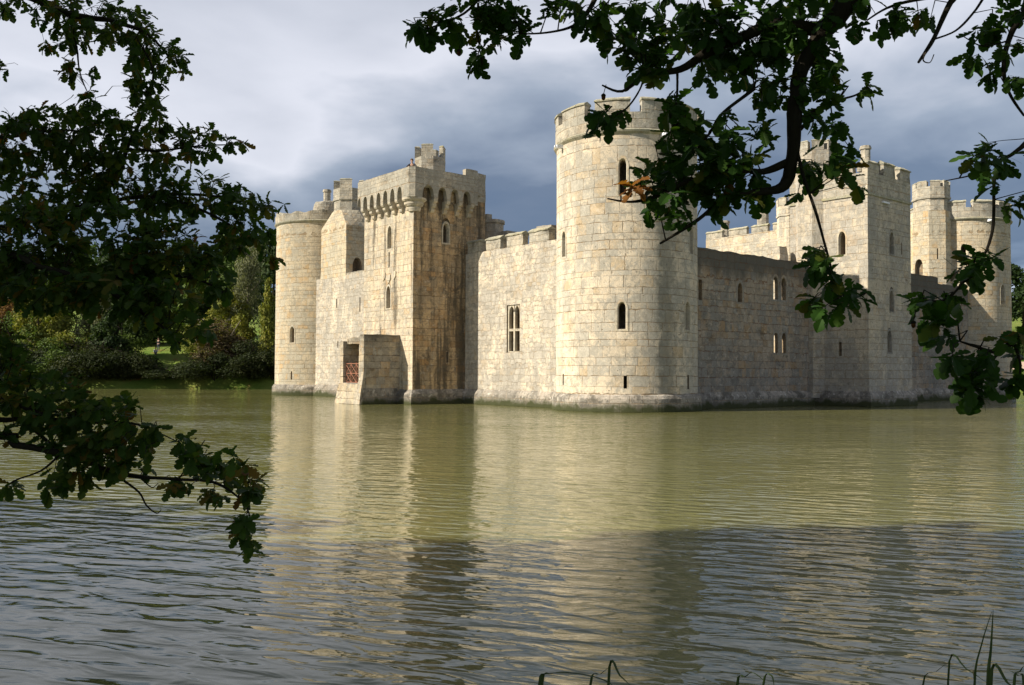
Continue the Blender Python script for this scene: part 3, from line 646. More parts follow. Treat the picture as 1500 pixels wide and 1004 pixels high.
# ---------------- south curtain, far half, with its stair turret
sc2 = wall('curtain_wall', -2.5, -.7, 21.25, 38.6, -1, 11.1, M['curtain'], 'curtain wall between the square tower and the far left tower')
SL = [((-2.5, 34.2, 8.2), .16, .8), ((-2.5, 29.9, 7.6), .16, 1.3), ((-2.5, 33.9, 4.5), .14, .6), ((-2.5, 30.3, 2.7), .14, .8)]
cut(sc2, [[(rect(w_, h), p_, 180, 1.2) for p_, w_, h in SL]]); set_uv(sc2.data)
for p_, w_, h in SL: slit_ring(sc2, p_, 180, w_, h)
plinth(sc2, [(-2.5, 21.2, -1, 0), (-2.5, 38.2, -1, 0)])
worn_cap(sc2, -2.49, -1.9, 21.3, 32.4, 11.08, 11.3, M['parapet'], .08)
bm = bmesh.new(); poly_prism(bm, [(-2.51, 32.5), (1.6, 32.5), (1.6, 37.4), (-2.51, 37.4)], 11.05, 15.75); oc = ngon(-.85, 34.9, 1.75)
poly_prism(bm, [(-2.51, 32.5), (-.2, 32.5), (1.6, 32.5), (1.6, 35), (1.6, 37.4), (-.2, 37.4), (-2.51, 37.4), (-2.51, 35.2)], 15.75, 17.3, [oc[4], oc[5], oc[6], oc[7], oc[0], oc[1], oc[2], oc[3]] if False else [(-2.30, 33.9), (-.9, 33.15), (.55, 33.4), (.8, 35), (.7, 36.4), (-.6, 36.6), (-2.0, 36.3), (-2.4, 35.2)])
rough(bm, .035, 2, 1.1)
stt = obj('stair_turret', bm, [M['tower_far'], M['inner']], castle, label='tall turret rising from the wall beside the far left tower')
cut(stt, [[(lancet(.95, 1.65), (-1.35, 32.5, 11.15), -90, .9)]]); set_uv(stt.data)
oct_turret(stt, -.85, 34.85, 1.5, 16.9, 19.4, 20.3, M['parapet'], 'turret_head', keep=(4, 6, 2), frac=.98)

# ---------------- east curtain (in shade), square east tower, north-east curtain
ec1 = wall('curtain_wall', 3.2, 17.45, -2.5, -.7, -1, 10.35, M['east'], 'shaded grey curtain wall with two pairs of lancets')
CE = [(lancet(.55, 1.6), (12.75, -2.5, 7.6)), (lancet(.55, 1.6), (13.75, -2.5, 7.6)), (lancet(.5, 1.42), (12.75, -2.5, 3.8)), (lancet(.5, 1.42), (13.75, -2.5, 3.8))]
CB = [(rect(.34, 1.35), (4.35, -2.5, 7.1), 1.0), (lancet(.5, 1.3), (8.6, -2.5, 7.2), .8)]
cut(ec1, [[(s_, p_, -90, 2.4) for s_, p_ in CE] + [(s_, p_, -90, d_) for s_, p_, d_ in CB]]); set_uv(ec1.data)
cut(ec1, [[(rect(3.5, 1.95), (14.1, -.7, 7.35), 90, 1.55), (rect(3.5, 1.75), (14.1, -.7, 3.6), 90, 1.55)]]); set_uv(ec1.data)
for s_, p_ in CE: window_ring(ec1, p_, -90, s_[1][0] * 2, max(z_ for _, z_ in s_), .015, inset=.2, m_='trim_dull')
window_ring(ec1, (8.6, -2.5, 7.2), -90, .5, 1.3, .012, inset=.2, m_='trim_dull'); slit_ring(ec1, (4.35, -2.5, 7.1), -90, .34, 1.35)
plinth(ec1, [(3.4, -2.5, 0, -1), (17.5, -2.5, 0, -1)])
worn_cap(ec1, 3.3, 17.4, -2.49, -.75, 10.33, 10.55, M['east'], .10)
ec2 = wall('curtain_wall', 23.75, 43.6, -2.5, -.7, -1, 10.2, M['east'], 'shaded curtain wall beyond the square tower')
plinth(ec2, [(23.7, -2.5, 0, -1), (43.2, -2.5, 0, -1)])
worn_cap(ec2, 23.8, 37.4, -2.49, -.75, 10.18, 10.95, M['east'], .08); worn_cap(ec2, 37.45, 43, -2.48, -.75, 10.18, 10.42, M['east'], .12)
# ruined cross wall inside, stepping down from the square tower
bm = bmesh.new()
for i, (y0, y1, zt) in enumerate(((-.69, .3, 11.9), (.302, 1.2, 11.2), (1.202, 3.0, 10.2), (3.002, 8.0, 9.3))): box(bm, 15.9, 16.95, y0, y1, .5, zt)
rough(bm, .10, 4, 1.1, 8.0, .5); obj('cross_wall', bm, M['tower'], castle, label='broken sunlit wall end beside the square tower')
EX0, EX1, EY0, EY1 = 17.5, 23.7, -6.9, -.6
bm = bmesh.new(); box(bm, EX0, EX1, EY0, EY1, -1, 15.15)
est = obj('square_tower', bm, [M['square'], M['inner']], castle, label='tall square tower in the middle of the shaded wall')
WE = [((EX0, -4.9, 11.0), 180, lancet(.44, 1.6)), ((EX0, -4.7, 6.4), 180, rect(.34, .9)), ((EX0, -4.7, 3.6), 180, rect(.22, 1.0)), ((20.85, EY0, 11.15), -90, lancet(.44, 1.5)), ((20.78, EY0, 6.9), -90, lancet(.44, 1.45)), ((20.42, EY0, 3.9), -90, lancet(.44, 1.5)), ((22.3, EY0, 11.2), -90, rect(.1, .9))]
cut(est, [[(shift(lancet(.74, 1.9), -.13), p_, a_, .22) for p_, a_, s_ in WE if len(s_) > 4], [(s_, p_, a_, 1.3 if a_ == 180 else .45) for p_, a_, s_ in WE]]); set_uv(est.data)
for p_, a_, s_ in WE:
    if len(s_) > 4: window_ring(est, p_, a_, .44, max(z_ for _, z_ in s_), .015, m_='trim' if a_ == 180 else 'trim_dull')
    else: slit_ring(est, p_, a_, s_[1][0] * 2, s_[2][1])
plinth(est, [(EX0, -2.4, -1, 0), (EX0, EY0, -1, -1), (EX1, EY0, 1, -1), (EX1, -2.4, 1, 0)])
def ring_box(bm, x0, x1, y0, y1, z0, z1, t_):
    box(bm, x0, x1, y0, y0 + t_, z0, z1); box(bm, x0, x1, y1 - t_, y1, z0, z1); box(bm, x0, x0 + t_, y0 + t_ + .002, y1 - t_ - .002, z0, z1); box(bm, x1 - t_, x1, y0 + t_ + .002, y1 - t_ - .002, z0, z1)
bm = bmesh.new(); box(bm, EX0 - .10, EX1 + .10, EY0 - .10, EY1 + .10, 15.10, 15.28); rough(bm, .02, 3, 1.5); obj('string_course', bm, M['coping'], est)
bm = bmesh.new(); ring_box(bm, EX0 - .02, EX1 + .02, EY0 - .02, EY1 + .02, 15.275, 16.75, .5); rough(bm, .03, 3, 1.3); obj('parapet', bm, M['parapet'], est)
for x0, x1, zt in ((EX0, 19.15, 17.6), (19.75, 21.4, 17.8), (22.15, EX1, 17.75)): merlon(est, x0, x1, EY0 - .01, EY0 + .45, 16.74, zt, 'x')
for y0, y1 in ((-5.75, -4.6), (EY0 + .5, -6.1)): merlon(est, EX0 - .01, EX0 + .45, y0, y1, 16.84, 17.45, 'y')
for x0, x1 in ((EX0 + .2, 19.4), (20.2, 21.9), (22.4, EX1)): merlon(est, x0, x1, EY1 - .45, EY1 + .01, 16.84, 17.6, 'x')
chimney(est, 18.9, -6.0, 16.8, 18.95, .34)
for xx in (19.6, 20.4): 
    bm = bmesh.new(); push_prism(bm, rect(.9, .12), (xx + .3, EY0, 14.72), -90, -.02, .16); obj('spout', bm, M['lead'], est) if xx < 20 else bm.free()
est_t = oct_turret(est, 18.35, -2.25, 1.55, 0.5, 19.0, 19.75, M['square'], keep=(2, 3, 4, 5, 6))

# ---------------- stair turret of the far-right tower
bm = bmesh.new(); poly_prism(bm, ngon(42.4, .55, 2.0), .5, 17.6); rough(bm, .03, 1, 1.1)
tn = obj('stair_turret', bm, [M['tower_far'], M['inner']], castle, label='octagonal stair turret attached to the far right tower')
cut(tn, [[(lancet(.75, 1.5), (42.4 - 1.85, .75, 11.6), 180, .5), (rect(.12, 1.0), (42.4 - 1.3, .55 - 1.3, 13.0), -135, .5)]]); set_uv(tn.data)
oct_turret(tn, 42.4, .40, 1.6, 17.4, 19.9, 20.5, M['parapet'], 'turret_head', keep=(2, 3, 4, 5, 6))

# ---------------- gatehouse across the courtyard, its turret and chimneys
bm = bmesh.new(); box(bm, 42, 47.5, 15.0, 26.9, .5, 18.0)
gh = obj('gatehouse', bm, [M['tower'], M['inner']], castle, label='sunlit battlemented gatehouse range seen across the courtyard')
for y0, y1 in ((24.6, 26.85), (21.2, 23.6), (18.4, 20.5), (15.05, 17.7)): merlon(gh, 42.0, 42.5, y0, y1, 17.98, 18.85, 'y')
oct_turret(gh, 42.6, 15.75, 1.55, .5, 20.35, 21.3, M['tower'], keep=(2, 3, 4, 5))
chimney(gh, 43.4, 25.2, 18, 20.15, .5); chimney(gh, 43.6, 20.1, 18, 20.85, .65)
bm = bmesh.new(); box(bm, 41.6, 41.998, 14.2, 15.4, .5, 18.0); rough(bm, .03, 3); obj('buttress', bm, M['tower'], gh)
# inner face of the west range (seen only through gaps)
bm = bmesh.new(); box(bm, 4.6, 42.4, 39.55, 41.35, .5, 11); obj('curtain_wall', bm, M['curtain'], castle, label='west curtain wall on the far side of the courtyard')
bm = bmesh.new(); box(bm, NE_X - .5, NE_X + 1.3, 4.6, 42, .5, 11); obj('curtain_wall', bm, M['curtain'], castle, label='north curtain wall on the far side of the courtyard')


# ================================================================== PLANTS
def leaf_stations(L_):
    tt = (0, .08, .16, .22, .27, .34, .41, .46, .52, .60, .67, .72, .80, .88, .94, 1.0); ww = (.012, .03, .105, .125, .075, .165, .195, .115, .20, .255, .235, .155, .225, .20, .14, .03)
    return [(t_ * L_, w_ * L_ * 1.12) for t_, w_ in zip(tt, ww)]
class Leaves:
    """collects many oak leaves into one mesh (python lists, from_pydata)"""
    def __init__(s): s.v = []; s.f = []; s.r = []
    def oak(s, pos, dirv, up, L_, rnd, fold=.25, droop=.25):
        x_ = dirv.normalized(); y_ = up.cross(x_)
        if y_.length < 1e-3: y_ = x_.orthogonal()
        y_.normalize(); z_ = x_.cross(y_); b = len(s.v); st = leaf_stations(L_)
        for a, w_ in st:
            k_ = a / L_; c = pos + x_ * a - z_ * (droop * L_ * k_ * k_)
            s.v += [c + y_ * w_ + z_ * w_ * fold, c, c - y_ * w_ + z_ * w_ * fold]
        for i in range(len(st) - 1):
            p_ = b + i * 3; s.f += [(p_, p_ + 3, p_ + 4, p_ + 1), (p_ + 1, p_ + 4, p_ + 5, p_ + 2)]; s.r += [rnd, rnd]
    def quad(s, pos, n_, sz, rnd, asp=.6):
        a = n_.orthogonal().normalized(); a.rotate(Matrix.Rotation(random.uniform(0, 6.28), 3, n_)); c = n_.cross(a); b = len(s.v)
        s.v += [pos - a * sz, pos + c * sz * asp, pos + a * sz, pos - c * sz * asp]; s.f.append((b, b + 1, b + 2, b + 3)); s.r.append(rnd)
    def twig(s, pts, r_):
        prev = None
        for i, p_ in enumerate(pts):
            rr = r_ * (1 - .28 * i); b = len(s.v); s.v += [p_ + Vector((rr, 0, 0)), p_ + Vector((-rr * .5, rr * .87, 0)), p_ + Vector((-rr * .5, -rr * .5, rr * .7))]
            if i: s.f += [(b - 3 + j, b - 3 + (j + 1) % 3, b + (j + 1) % 3, b + j) for j in range(3)]; s.r += [-1.0] * 3
    def build(s, name, matl, parent, mat2=None, owner=None):
        me = bpy.data.meshes.new(name); me.from_pydata([tuple(v) for v in s.v], [], s.f); me.materials.append(matl)
        if mat2: me.materials.append(mat2); me.polygons.foreach_set('material_index', [1 if r_ < 0 else 0 for r_ in s.r])
        uvl = me.uv_layers.new(name='UVMap'); arr = [0.0] * (2 * len(me.loops)); li = 0
        for f, r_ in zip(s.f, s.r):
            for _ in f: arr[2 * li] = r_; arr[2 * li + 1] = .5; li += 1
        uvl.data.foreach_set('uv', arr)
        o = bpy.data.objects.new(name, me); COL.objects.link(o)
        if parent: o.parent = owner or parent; o.matrix_parent_inverse = Matrix.Translation(-parent.location) if not owner else Matrix.Identity(4)
        return o
def tube(bm, pts, radii, n_=7, wob=0.0, sub=3):
    """smooth tapering tube through pts (Catmull-Rom)"""
    P = [Vector(p_) for p_ in pts]; out = []; rad = []
    for i in range(len(P) - 1):
        p0, p1, p2, p3 = P[max(i - 1, 0)], P[i], P[i + 1], P[min(i + 2, len(P) - 1)]
        for k_ in range(sub):
            t_ = k_ / sub; out.append(.5 * ((2 * p1) + (p2 - p0) * t_ + (2 * p0 - 5 * p1 + 4 * p2 - p3) * t_ ** 2 + (3 * p1 - p0 - 3 * p2 + p3) * t_ ** 3)); rad.append(radii[i] + (radii[i + 1] - radii[i]) * t_)
    out.append(P[-1]); rad.append(radii[-1]); rings = []; ref = Vector((.31, .2, .93))
    for i, p_ in enumerate(out):
        d_ = (out[min(i + 1, len(out) - 1)] - out[max(i - 1, 0)]).normalized(); a = d_.cross(ref)
        if a.length < .05: a = d_.orthogonal()
        a.normalize(); b = d_.cross(a); c = p_ + (mn.noise_vector(p_ * 6) * wob * rad[i] if wob else Vector())
        rr = rad[i] * (1 + .18 * mn.noise(p_ * 9)); rings.append([bm.verts.new(c + (a * math.cos(2 * math.pi * j / n_) + b * math.sin(2 * math.pi * j / n_)) * rr) for j in range(n_)])
    for A, B in zip(rings, rings[1:]):
        for j in range(n_): bm.faces.new((A[j], A[(j + 1) % n_], B[(j + 1) % n_], B[j]))
    bm.faces.new(rings[0][::-1]); bm.faces.new(rings[-1])
    return out
def part(name, bm, m_, parent, smooth=True):
    o = obj(name, bm, m_, None, smooth=smooth); o.parent = parent; o.matrix_parent_inverse = Matrix.Translation(-parent.location); return o

# ------------------------------------------------------------------ the two oaks whose boughs frame the view
def foreground_oak(root, trunk, boughs, clusters, leafmat, L_, dens, seed, anchor_r=.0035, upper=None, brown=None):
    rnd = random.Random(seed); nodes = []; owners = []
    bm = bmesh.new(); tube(bm, trunk[0], trunk[1], 14, .4); part('trunk', bm, M['bark'], root)
    for pts, rad in boughs:
        bm = bmesh.new(); w_ = [at(*p_) if len(p_) == 3 and not isinstance(p_, Vector) else p_ for p_ in pts]
        nodes += [(n_, len(owners)) for n_ in tube(bm, w_, rad, 7, .5, 5)]; owners.append([part('branch', bm, M['bark'], root), Leaves()])
    br = Leaves()
    for cl in clusters:
        px, py, rx, ry, dist = cl[:5]; c0 = at(px, py, dist); own = min(nodes, key=lambda v: (v[0] - c0).length_squared)[1]; lv = owners[own][1]; k_ = cl[5] if len(cl) > 5 else 1.0; isb = len(cl) > 6
        n_ = 1 if isb else max(2, int(math.pi * rx * ry * dens * k_ + rnd.random()))
        for _ in range(n_):
            a = rnd.uniform(0, 6.283); q = math.sqrt(rnd.random()) * (1.14 if rnd.random() < .25 else 1) * (0 if isb else 1); c = at(px + rx * q * math.cos(a), py + ry * q * math.sin(a), dist + rnd.uniform(-.30, .30) * (dist / 5))
            # twig back towards the nearest branch
            best = min(nodes, key=lambda v: (v[0] - c).length_squared)[0]; bd = best - c
            if bd.length > .22: bd = bd.normalized() * rnd.uniform(.10, .20)
            base = c + bd; mid = (base + c) / 2 + Vector((rnd.uniform(-1, 1), rnd.uniform(-1, 1), rnd.uniform(0, 1))) * .04
            if rnd.random() < .6: lv.twig([base, mid, c], anchor_r)
            ax = (c - base).normalized() if bd.length > 1e-3 else Vector((0, 0, -1)); ax = (ax + Vector((rnd.uniform(-.5, .5), rnd.uniform(-.5, .5), rnd.uniform(-.7, .1)))).normalized()
            s1 = ax.orthogonal().normalized(); s2 = ax.cross(s1); tone = rnd.random()
            for j in range(13 if isb else rnd.randint(5, 8)):
                th = j * 2.4 + rnd.uniform(-.4, .4); sp = rnd.uniform(.5, 1.25)
                dv = ax * math.cos(sp) + (s1 * math.cos(th) + s2 * math.sin(th)) * math.sin(sp) + Vector((0, 0, -.22))
                up = Vector((rnd.uniform(-.6, .6), rnd.uniform(-.9, .3), 1)).normalized()
                l_ = L_ * rnd.uniform(.5, 1.2); r_ = min(1, max(0, .55 * tone + .45 * rnd.random()))
                (br if isb else lv).oak(c - ax * rnd.uniform(0, .05), dv, up, l_, r_, rnd.uniform(-.1, .5), rnd.uniform(-.1, .6))
    for ob, l_ in owners:
        if l_.v: l_.build('foliage', leafmat, root, M['bark'], ob)
    if br.v: br.build('leaf_spray', M['oak_brown'], root)['label'] = 'autumn brown leaf spray on a bare twig'
    # the crown above the frame, out of view but casting its shade
    if upper:
        cr = Leaves()
        for _ in range(upper[0]):
            a = rnd.uniform(0, 6.283); q = math.sqrt(rnd.random()); p_ = Vector((upper[1] + upper[3] * q * math.cos(a), upper[2] + upper[3] * q * math.sin(a), rnd.uniform(*upper[4])))
            if p_.z < CAM_H + .46 * max(p_.y, 0) + .9: continue
            cr.quad(p_, Vector((rnd.gauss(0, 1), rnd.gauss(0, 1), rnd.gauss(.4, 1))).normalized(), .16, rnd.random() * .8)
        cr.build('crown', leafmat, root)
def V3(*a): return Vector(a)

oak_r = empty('oak_tree', (3.4, 0.8, .85), label='oak on the near bank whose boughs hang across the right', cat='oak tree')
D = 3.5
boughs_r = [
    ([V3(3.4, .9, 4.6), V3(2.6, 2.2, 4.95), (1300, -70, 3.6), (1245, 0, 3.6), (1205, 52, 3.6), (1172, 112, 3.55), (1163, 180, 3.5), (1160, 235, 3.5), (1150, 270, 3.5), (1112, 281, 3.45), (1062, 290, 3.4), (1022, 322, 3.35), (967, 357, 3.3)], [.12, .085, .062, .048, .040, .032, .028, .026, .022, .014, .011, .008, .004]),
    ([(1205, 52, 3.6), (1150, 35, 3.6), (1096, 50, 3.55), (1040, 75, 3.5), (998, 101, 3.5), (950, 110, 3.45), (912, 134, 3.4), (882, 125, 3.4)], [.030, .027, .024, .019, .014, .008, .006, .003]),
    ([(1156, 236, 3.5), (1120, 250, 3.5), (1090, 251, 3.45), (1015, 264, 3.4), (962, 288, 3.35), (925, 296, 3.3), (890, 291, 3.25)], [.016, .013, .011, .009, .007, .005, .003]),
    ([(1163, 200, 3.5), (1178, 262, 3.45), (1196, 318, 3.4), (1212, 372, 3.4), (1226, 420, 3.4), (1240, 450, 3.4)], [.008, .007, .006, .005, .004, .003]),
    ([(1170, 178, 3.5), (1190, 164, 3.5), (1225, 148, 3.5), (1252, 140, 3.5), (1268, 130, 3.5)], [.010, .007, .005, .004, .002]),
    ([(1172, 190, 3.5), (1195, 166, 3.5), (1222, 152, 3.45), (1243, 126, 3.45)], [.008, .006, .004, .002]),
    ([(1105, 130, 3.5), (1060, 165, 3.45), (1040, 195, 3.4), (1020, 220, 3.4)], [.008, .006, .005, .003]),
    ([(992, 102, 3.5), (992, 120, 3.5), (991, 150, 3.45), (985, 190, 3.4)], [.006, .005, .005, .003]),
    ([(945, 105, 3.45), (938, 130, 3.4), (918, 158, 3.4), (893, 172, 3.4), (870, 178, 3.4)], [.005, .004, .004, .003, .002]),
    ([(1245, 0, 3.6), (1200, -60, 3.7), (1050, -60, 3.6), (960, -35, 3.5), (890, -25, 3.5), (862, 15, 3.5), (840, 38, 3.5), (800, 48, 3.5), (760, 50, 3.45)], [.03, .025, .02, .016, .012, .009, .006, .004, .003]),
    ([(890, -25, 3.5), (800, -40, 3.5), (720, -15, 3.5), (680, 20, 3.5), (640, 38, 3.45), (610, 45, 3.4)], [.009, .008, .007, .005, .004, .002]),
    ([(700, 5, 3.5), (700, 50, 3.45), (706, 95, 3.4)], [.004, .003, .002]),
    ([(1300, -70, 3.6), (1330, -30, 3.6), (1395, -10, 3.6), (1388, 10, 3.6), (1368, 55, 3.55), (1345, 92, 3.5)], [.03, .02, .014, .012, .009, .005]),
    ([(1366, 58, 3.55), (1400, 45, 3.55), (1425, 20, 3.6), (1445, -10, 3.6)], [.004, .004, .005, .006]),
    ([(1360, 70, 3.5), (1352, 88, 3.5), (1362, 92, 3.5), (1368, 80, 3.5)], [.003, .003, .002, .002]),
    ([(1395, -10, 3.6), (1340, 0, 3.6), (1300, 12, 3.6), (1270, 30, 3.6)], [.010, .007, .005, .003]),
    ([V3(3.4, .9, 4.4), V3(2.9, 2.6, 4.2), (1560, -20, 3.6), (1500, 20, 3.5), (1478, 60, 3.5), (1470, 100, 3.45), (1478, 135, 3.4), (1500, 170, 3.4)], [.08, .06, .035, .016, .011, .008, .006, .004]),
    ([(1478, 60, 3.5), (1440, 68, 3.45), (1412, 54, 3.4)], [.004, .003, .002]),
    ([V3(2.9, 2.6, 4.2), (1590, 130, 3.4), (1530, 190, 3.3), (1498, 215, 3.2), (1472, 232, 3.2), (1440, 240, 3.2)], [.05, .03, .016, .009, .006, .003]),
    ([(1462, 236, 3.2), (1456, 270, 3.2), (1455, 330, 3.2), (1442, 372, 3.2), (1418, 402, 3.2), (1388, 438, 3.2), (1350, 440, 3.2)], [.006, .006, .006, .005, .005, .004, .003]),
    ([V3(3.4, .9, 3.2), V3(3.0, 2.2, 2.9), (1590, 410, 3.2), (1520, 462, 3.1), (1484, 500, 3.1), (1456, 515, 3.1), (1430, 508, 3.1), (1406, 500, 3.1)], [.07, .05, .026, .014, .011, .008, .005, .003]),
    ([(1470, 508, 3.1), (1452, 530, 3.1), (1436, 560, 3.1), (1418, 580, 3.05)], [.006, .005, .004, .003]),
    ([(1484, 500, 3.1), (1495, 535, 3.1), (1490, 560, 3.1)], [.006, .004, .003]),
    ([(1385, 265, 3.2), (1420, 258, 3.2), (1445, 250, 3.2)], [.002, .003, .003]),
]
cl_r = [(1000, -70, 150, 40, 3.6, .6), (1300, -95, 120, 50, 3.6, .6), (760, -60, 90, 35, 3.5, .6), (1590, 40, 60, 110, 3.4, .6), (1600, 280, 60, 100, 3.2, .6), (1590, 520, 50, 80, 3.1, .6),
        (680, 22, 62, 26, 3.5), (640, 38, 40, 18, 3.45), (702, 82, 20, 30, 3.42), (762, 40, 45, 22, 3.48), (832, 22, 36, 22, 3.5), (612, 40, 9, 9, 3.4), (735, 15, 40, 20, 3.5),
        (930, 45, 60, 42, 3.5), (1000, 55, 75, 48, 3.55), (1080, 35, 70, 46, 3.6), (1110, 95, 55, 34, 3.6), (955, 92, 42, 18, 3.45), (1060, 108, 28, 20, 3.5), (900, 15, 40, 20, 3.5),
        (1180, 30, 55, 48, 3.65), (1196, 100, 34, 42, 3.6), (1290, 18, 45, 24, 3.6), (1335, 32, 32, 11, 3.6), (1250, 45, 12, 12, 3.6),
        (1040, 192, 40, 30, 3.45), (1000, 172, 24, 38, 3.42), (1002, 240, 55, 42, 3.4), (962, 250, 32, 20, 3.38), (985, 308, 32, 26, 3.35), (1078, 246, 52, 30, 3.45), (1102, 280, 36, 20, 3.45), (1062, 290, 30, 18, 3.4), (1040, 260, 45, 40, 3.5),
        (868, 182, 22, 12, 3.4), (884, 158, 9, 15, 3.4), (898, 178, 10, 8, 3.4), (926, 272, 20, 9, 3.28, 1.3, 'brown'),
        (1146, 150, 36, 36, 3.5), (1212, 118, 28, 26, 3.55), (1198, 165, 20, 20, 3.5), (1130, 190, 25, 18, 3.48),
        (1242, 236, 34, 20, 3.42), (1256, 268, 18, 20, 3.4), (1200, 240, 28, 20, 3.45), (1226, 188, 11, 13, 3.45), (1270, 130, 9, 5, 3.5), (1180, 275, 16, 14, 3.45),
        (1196, 395, 20, 26, 3.4), (1246, 430, 30, 22, 3.4), (1202, 455, 22, 18, 3.4), (1222, 415, 22, 18, 3.4),
        (1472, 45, 34, 42, 3.5), (1422, 92, 18, 8, 3.45), (1490, 108, 10, 20, 3.45), (1455, 105, 12, 12, 3.45), (1448, 228, 38, 20, 3.2), (1452, 262, 14, 11, 3.2), (1488, 302, 12, 7, 3.2),
        (1425, 395, 32, 24, 3.2), (1392, 448, 44, 17, 3.2), (1386, 492, 20, 18, 3.2), (1340, 445, 14, 16, 3.2), (1372, 478, 16, 12, 3.2), (1436, 372, 16, 14, 3.2),
        (1440, 545, 38, 30, 3.1), (1420, 570, 34, 16, 3.05), (1482, 500, 20, 24, 3.1), (1488, 545, 16, 16, 3.1), (1404, 525, 12, 10, 3.1)]
foreground_oak(oak_r, ([(3.4, .8, .4), (3.42, .8, 1.6), (3.38, .85, 3.2), (3.4, .9, 4.6), (3.3, .8, 6.5), (3.2, .5, 9)], [.36, .27, .23, .21, .17, .08]), boughs_r, cl_r, M['oak_leaf'], .075, 1 / 320, 11, upper=(5200, .5, 0, 6.0, (4.6, 9.5)))

for px, py, dist in ((1338, 476, 3.15), (884, 143, 3.4), (1400, 580, 3.05), (672, 78, 3.42)):
    c = at(px, py, dist); bm = bmesh.new(); bmesh.ops.create_uvsphere(bm, u_segments=12, v_segments=8, radius=.008); bmesh.ops.scale(bm, vec=(1, 1, 1.5), verts=bm.verts); bmesh.ops.translate(bm, verts=bm.verts, vec=c)
    ac = part('acorn', bm, M['oak_brown'], oak_r)
    bm = bmesh.new(); bmesh.ops.create_uvsphere(bm, u_segments=12, v_segments=8, radius=.0095)
    for v in bm.verts: v.co.z = max(v.co.z, -.002)
    bmesh.ops.translate(bm, verts=bm.verts, vec=c + Vector((0, 0, .006))); bar(bm, c + Vector((0, 0, .012)), c + Vector((.01, 0, .05)), .0015); o_ = obj('cup', bm, M['bark'], None, smooth=True); o_.parent = ac
oak_l = empty('oak_tree', (-6.2, 4.2, .3), label='oak on the near bank whose dense boughs fill the left', cat='oak tree')
boughs_l = [
    ([V3(-6.2, 4.3, 3.4), V3(-5.2, 5.0, 3.7), (-60, 330, 6), (40, 318, 6), (120, 303, 6), (200, 290, 6), (262, 296, 5.9), (320, 320, 5.8), (372, 352, 5.7)], [.10, .06, .024, .018, .015, .013, .011, .008, .005]),
    ([(120, 303, 6), (170, 262, 6.1), (186, 215, 6.1), (205, 178, 6.1), (225, 110, 6), (200, 55, 6)], [.022, .018, .015, .012, .008, .004]),
    ([(186, 219, 6.1), (235, 221, 6), (290, 214, 6), (352, 212, 5.9)], [.010, .008, .006, .003]),
    ([(200, 290, 6), (270, 285, 6), (330, 290, 5.9), (400, 305, 5.8)], [.012, .010, .008, .004]),
    ([V3(-6.2, 4.3, 2.6), V3(-5.2, 4.4, 2.9), (-60, 370, 5), (60, 392, 5), (130, 412, 5), (180, 440, 4.9), (235, 478, 4.8), (262, 500, 4.8)], [.08, .05, .020, .016, .013, .011, .008, .004]),
    ([(130, 412, 5), (210, 400, 5.1), (290, 410, 5.2), (330, 430, 5.2)], [.012, .010, .007, .003]),
    ([V3(-6.2, 4.3, 4.6), V3(-5.4, 5.4, 5.2), (-60, -30, 6.5), (30, -10, 6.5), (100, 20, 6.4), (160, 30, 6.3), (215, 50, 6.2), (250, 88, 6.2)], [.12, .09, .045, .032, .025, .018, .011, .004]),
    ([(100, 20, 6.4), (112, 70, 6.3), (118, 110, 6.3), (134, 148, 6.2)], [.009, .007, .005, .003]),
    ([(-60, 200, 6), (20, 200, 6), (80, 190, 6), (140, 195, 6)], [.016, .012, .009, .004]),
    ([V3(-6.2, 4.25, 1.9), V3(-5.4, 4.2, 1.9), (-60, 640, 4.6), (20, 652, 4.6), (90, 664, 4.6), (160, 690, 4.5), (205, 699, 4.5), (260, 702, 4.5), (312, 707, 4.45), (348, 728, 4.4), (366, 758, 4.4), (360, 800, 4.4)], [.08, .05, .022, .018, .016, .012, .010, .008, .007, .005, .004, .003]),
    ([(-60, 606, 4.8), (0, 616, 4.8), (34, 617, 4.8), (76, 652, 4.7), (110, 664, 4.6)], [.018, .014, .012, .010, .008]),
    ([(-40, 575, 4.8), (20, 590, 4.8), (70, 612, 4.7), (120, 620, 4.6), (170, 618, 4.6), (208, 624, 4.5), (262, 648, 4.5)], [.022, .016, .012, .010, .007, .005, .002]),
    ([(182, 705, 4.5), (204, 722, 4.5), (214, 740, 4.5), (229, 752, 4.5), (236, 747, 4.5)], [.006, .005, .004, .003, .002]),
    ([(205, 700, 4.5), (222, 714, 4.5), (232, 708, 4.5)], [.004, .003, .002]),
    ([(90, 664, 4.6), (60, 690, 4.6), (20, 705, 4.6), (5, 720, 4.6)], [.006, .005, .004, .002]),
    ([(348, 728, 4.4), (370, 700, 4.4), (382, 695, 4.4)], [.004, .003, .002]),
    ([(262, 702, 4.5), (290, 660, 4.5), (300, 645, 4.5)], [.004, .003, .002]),
]
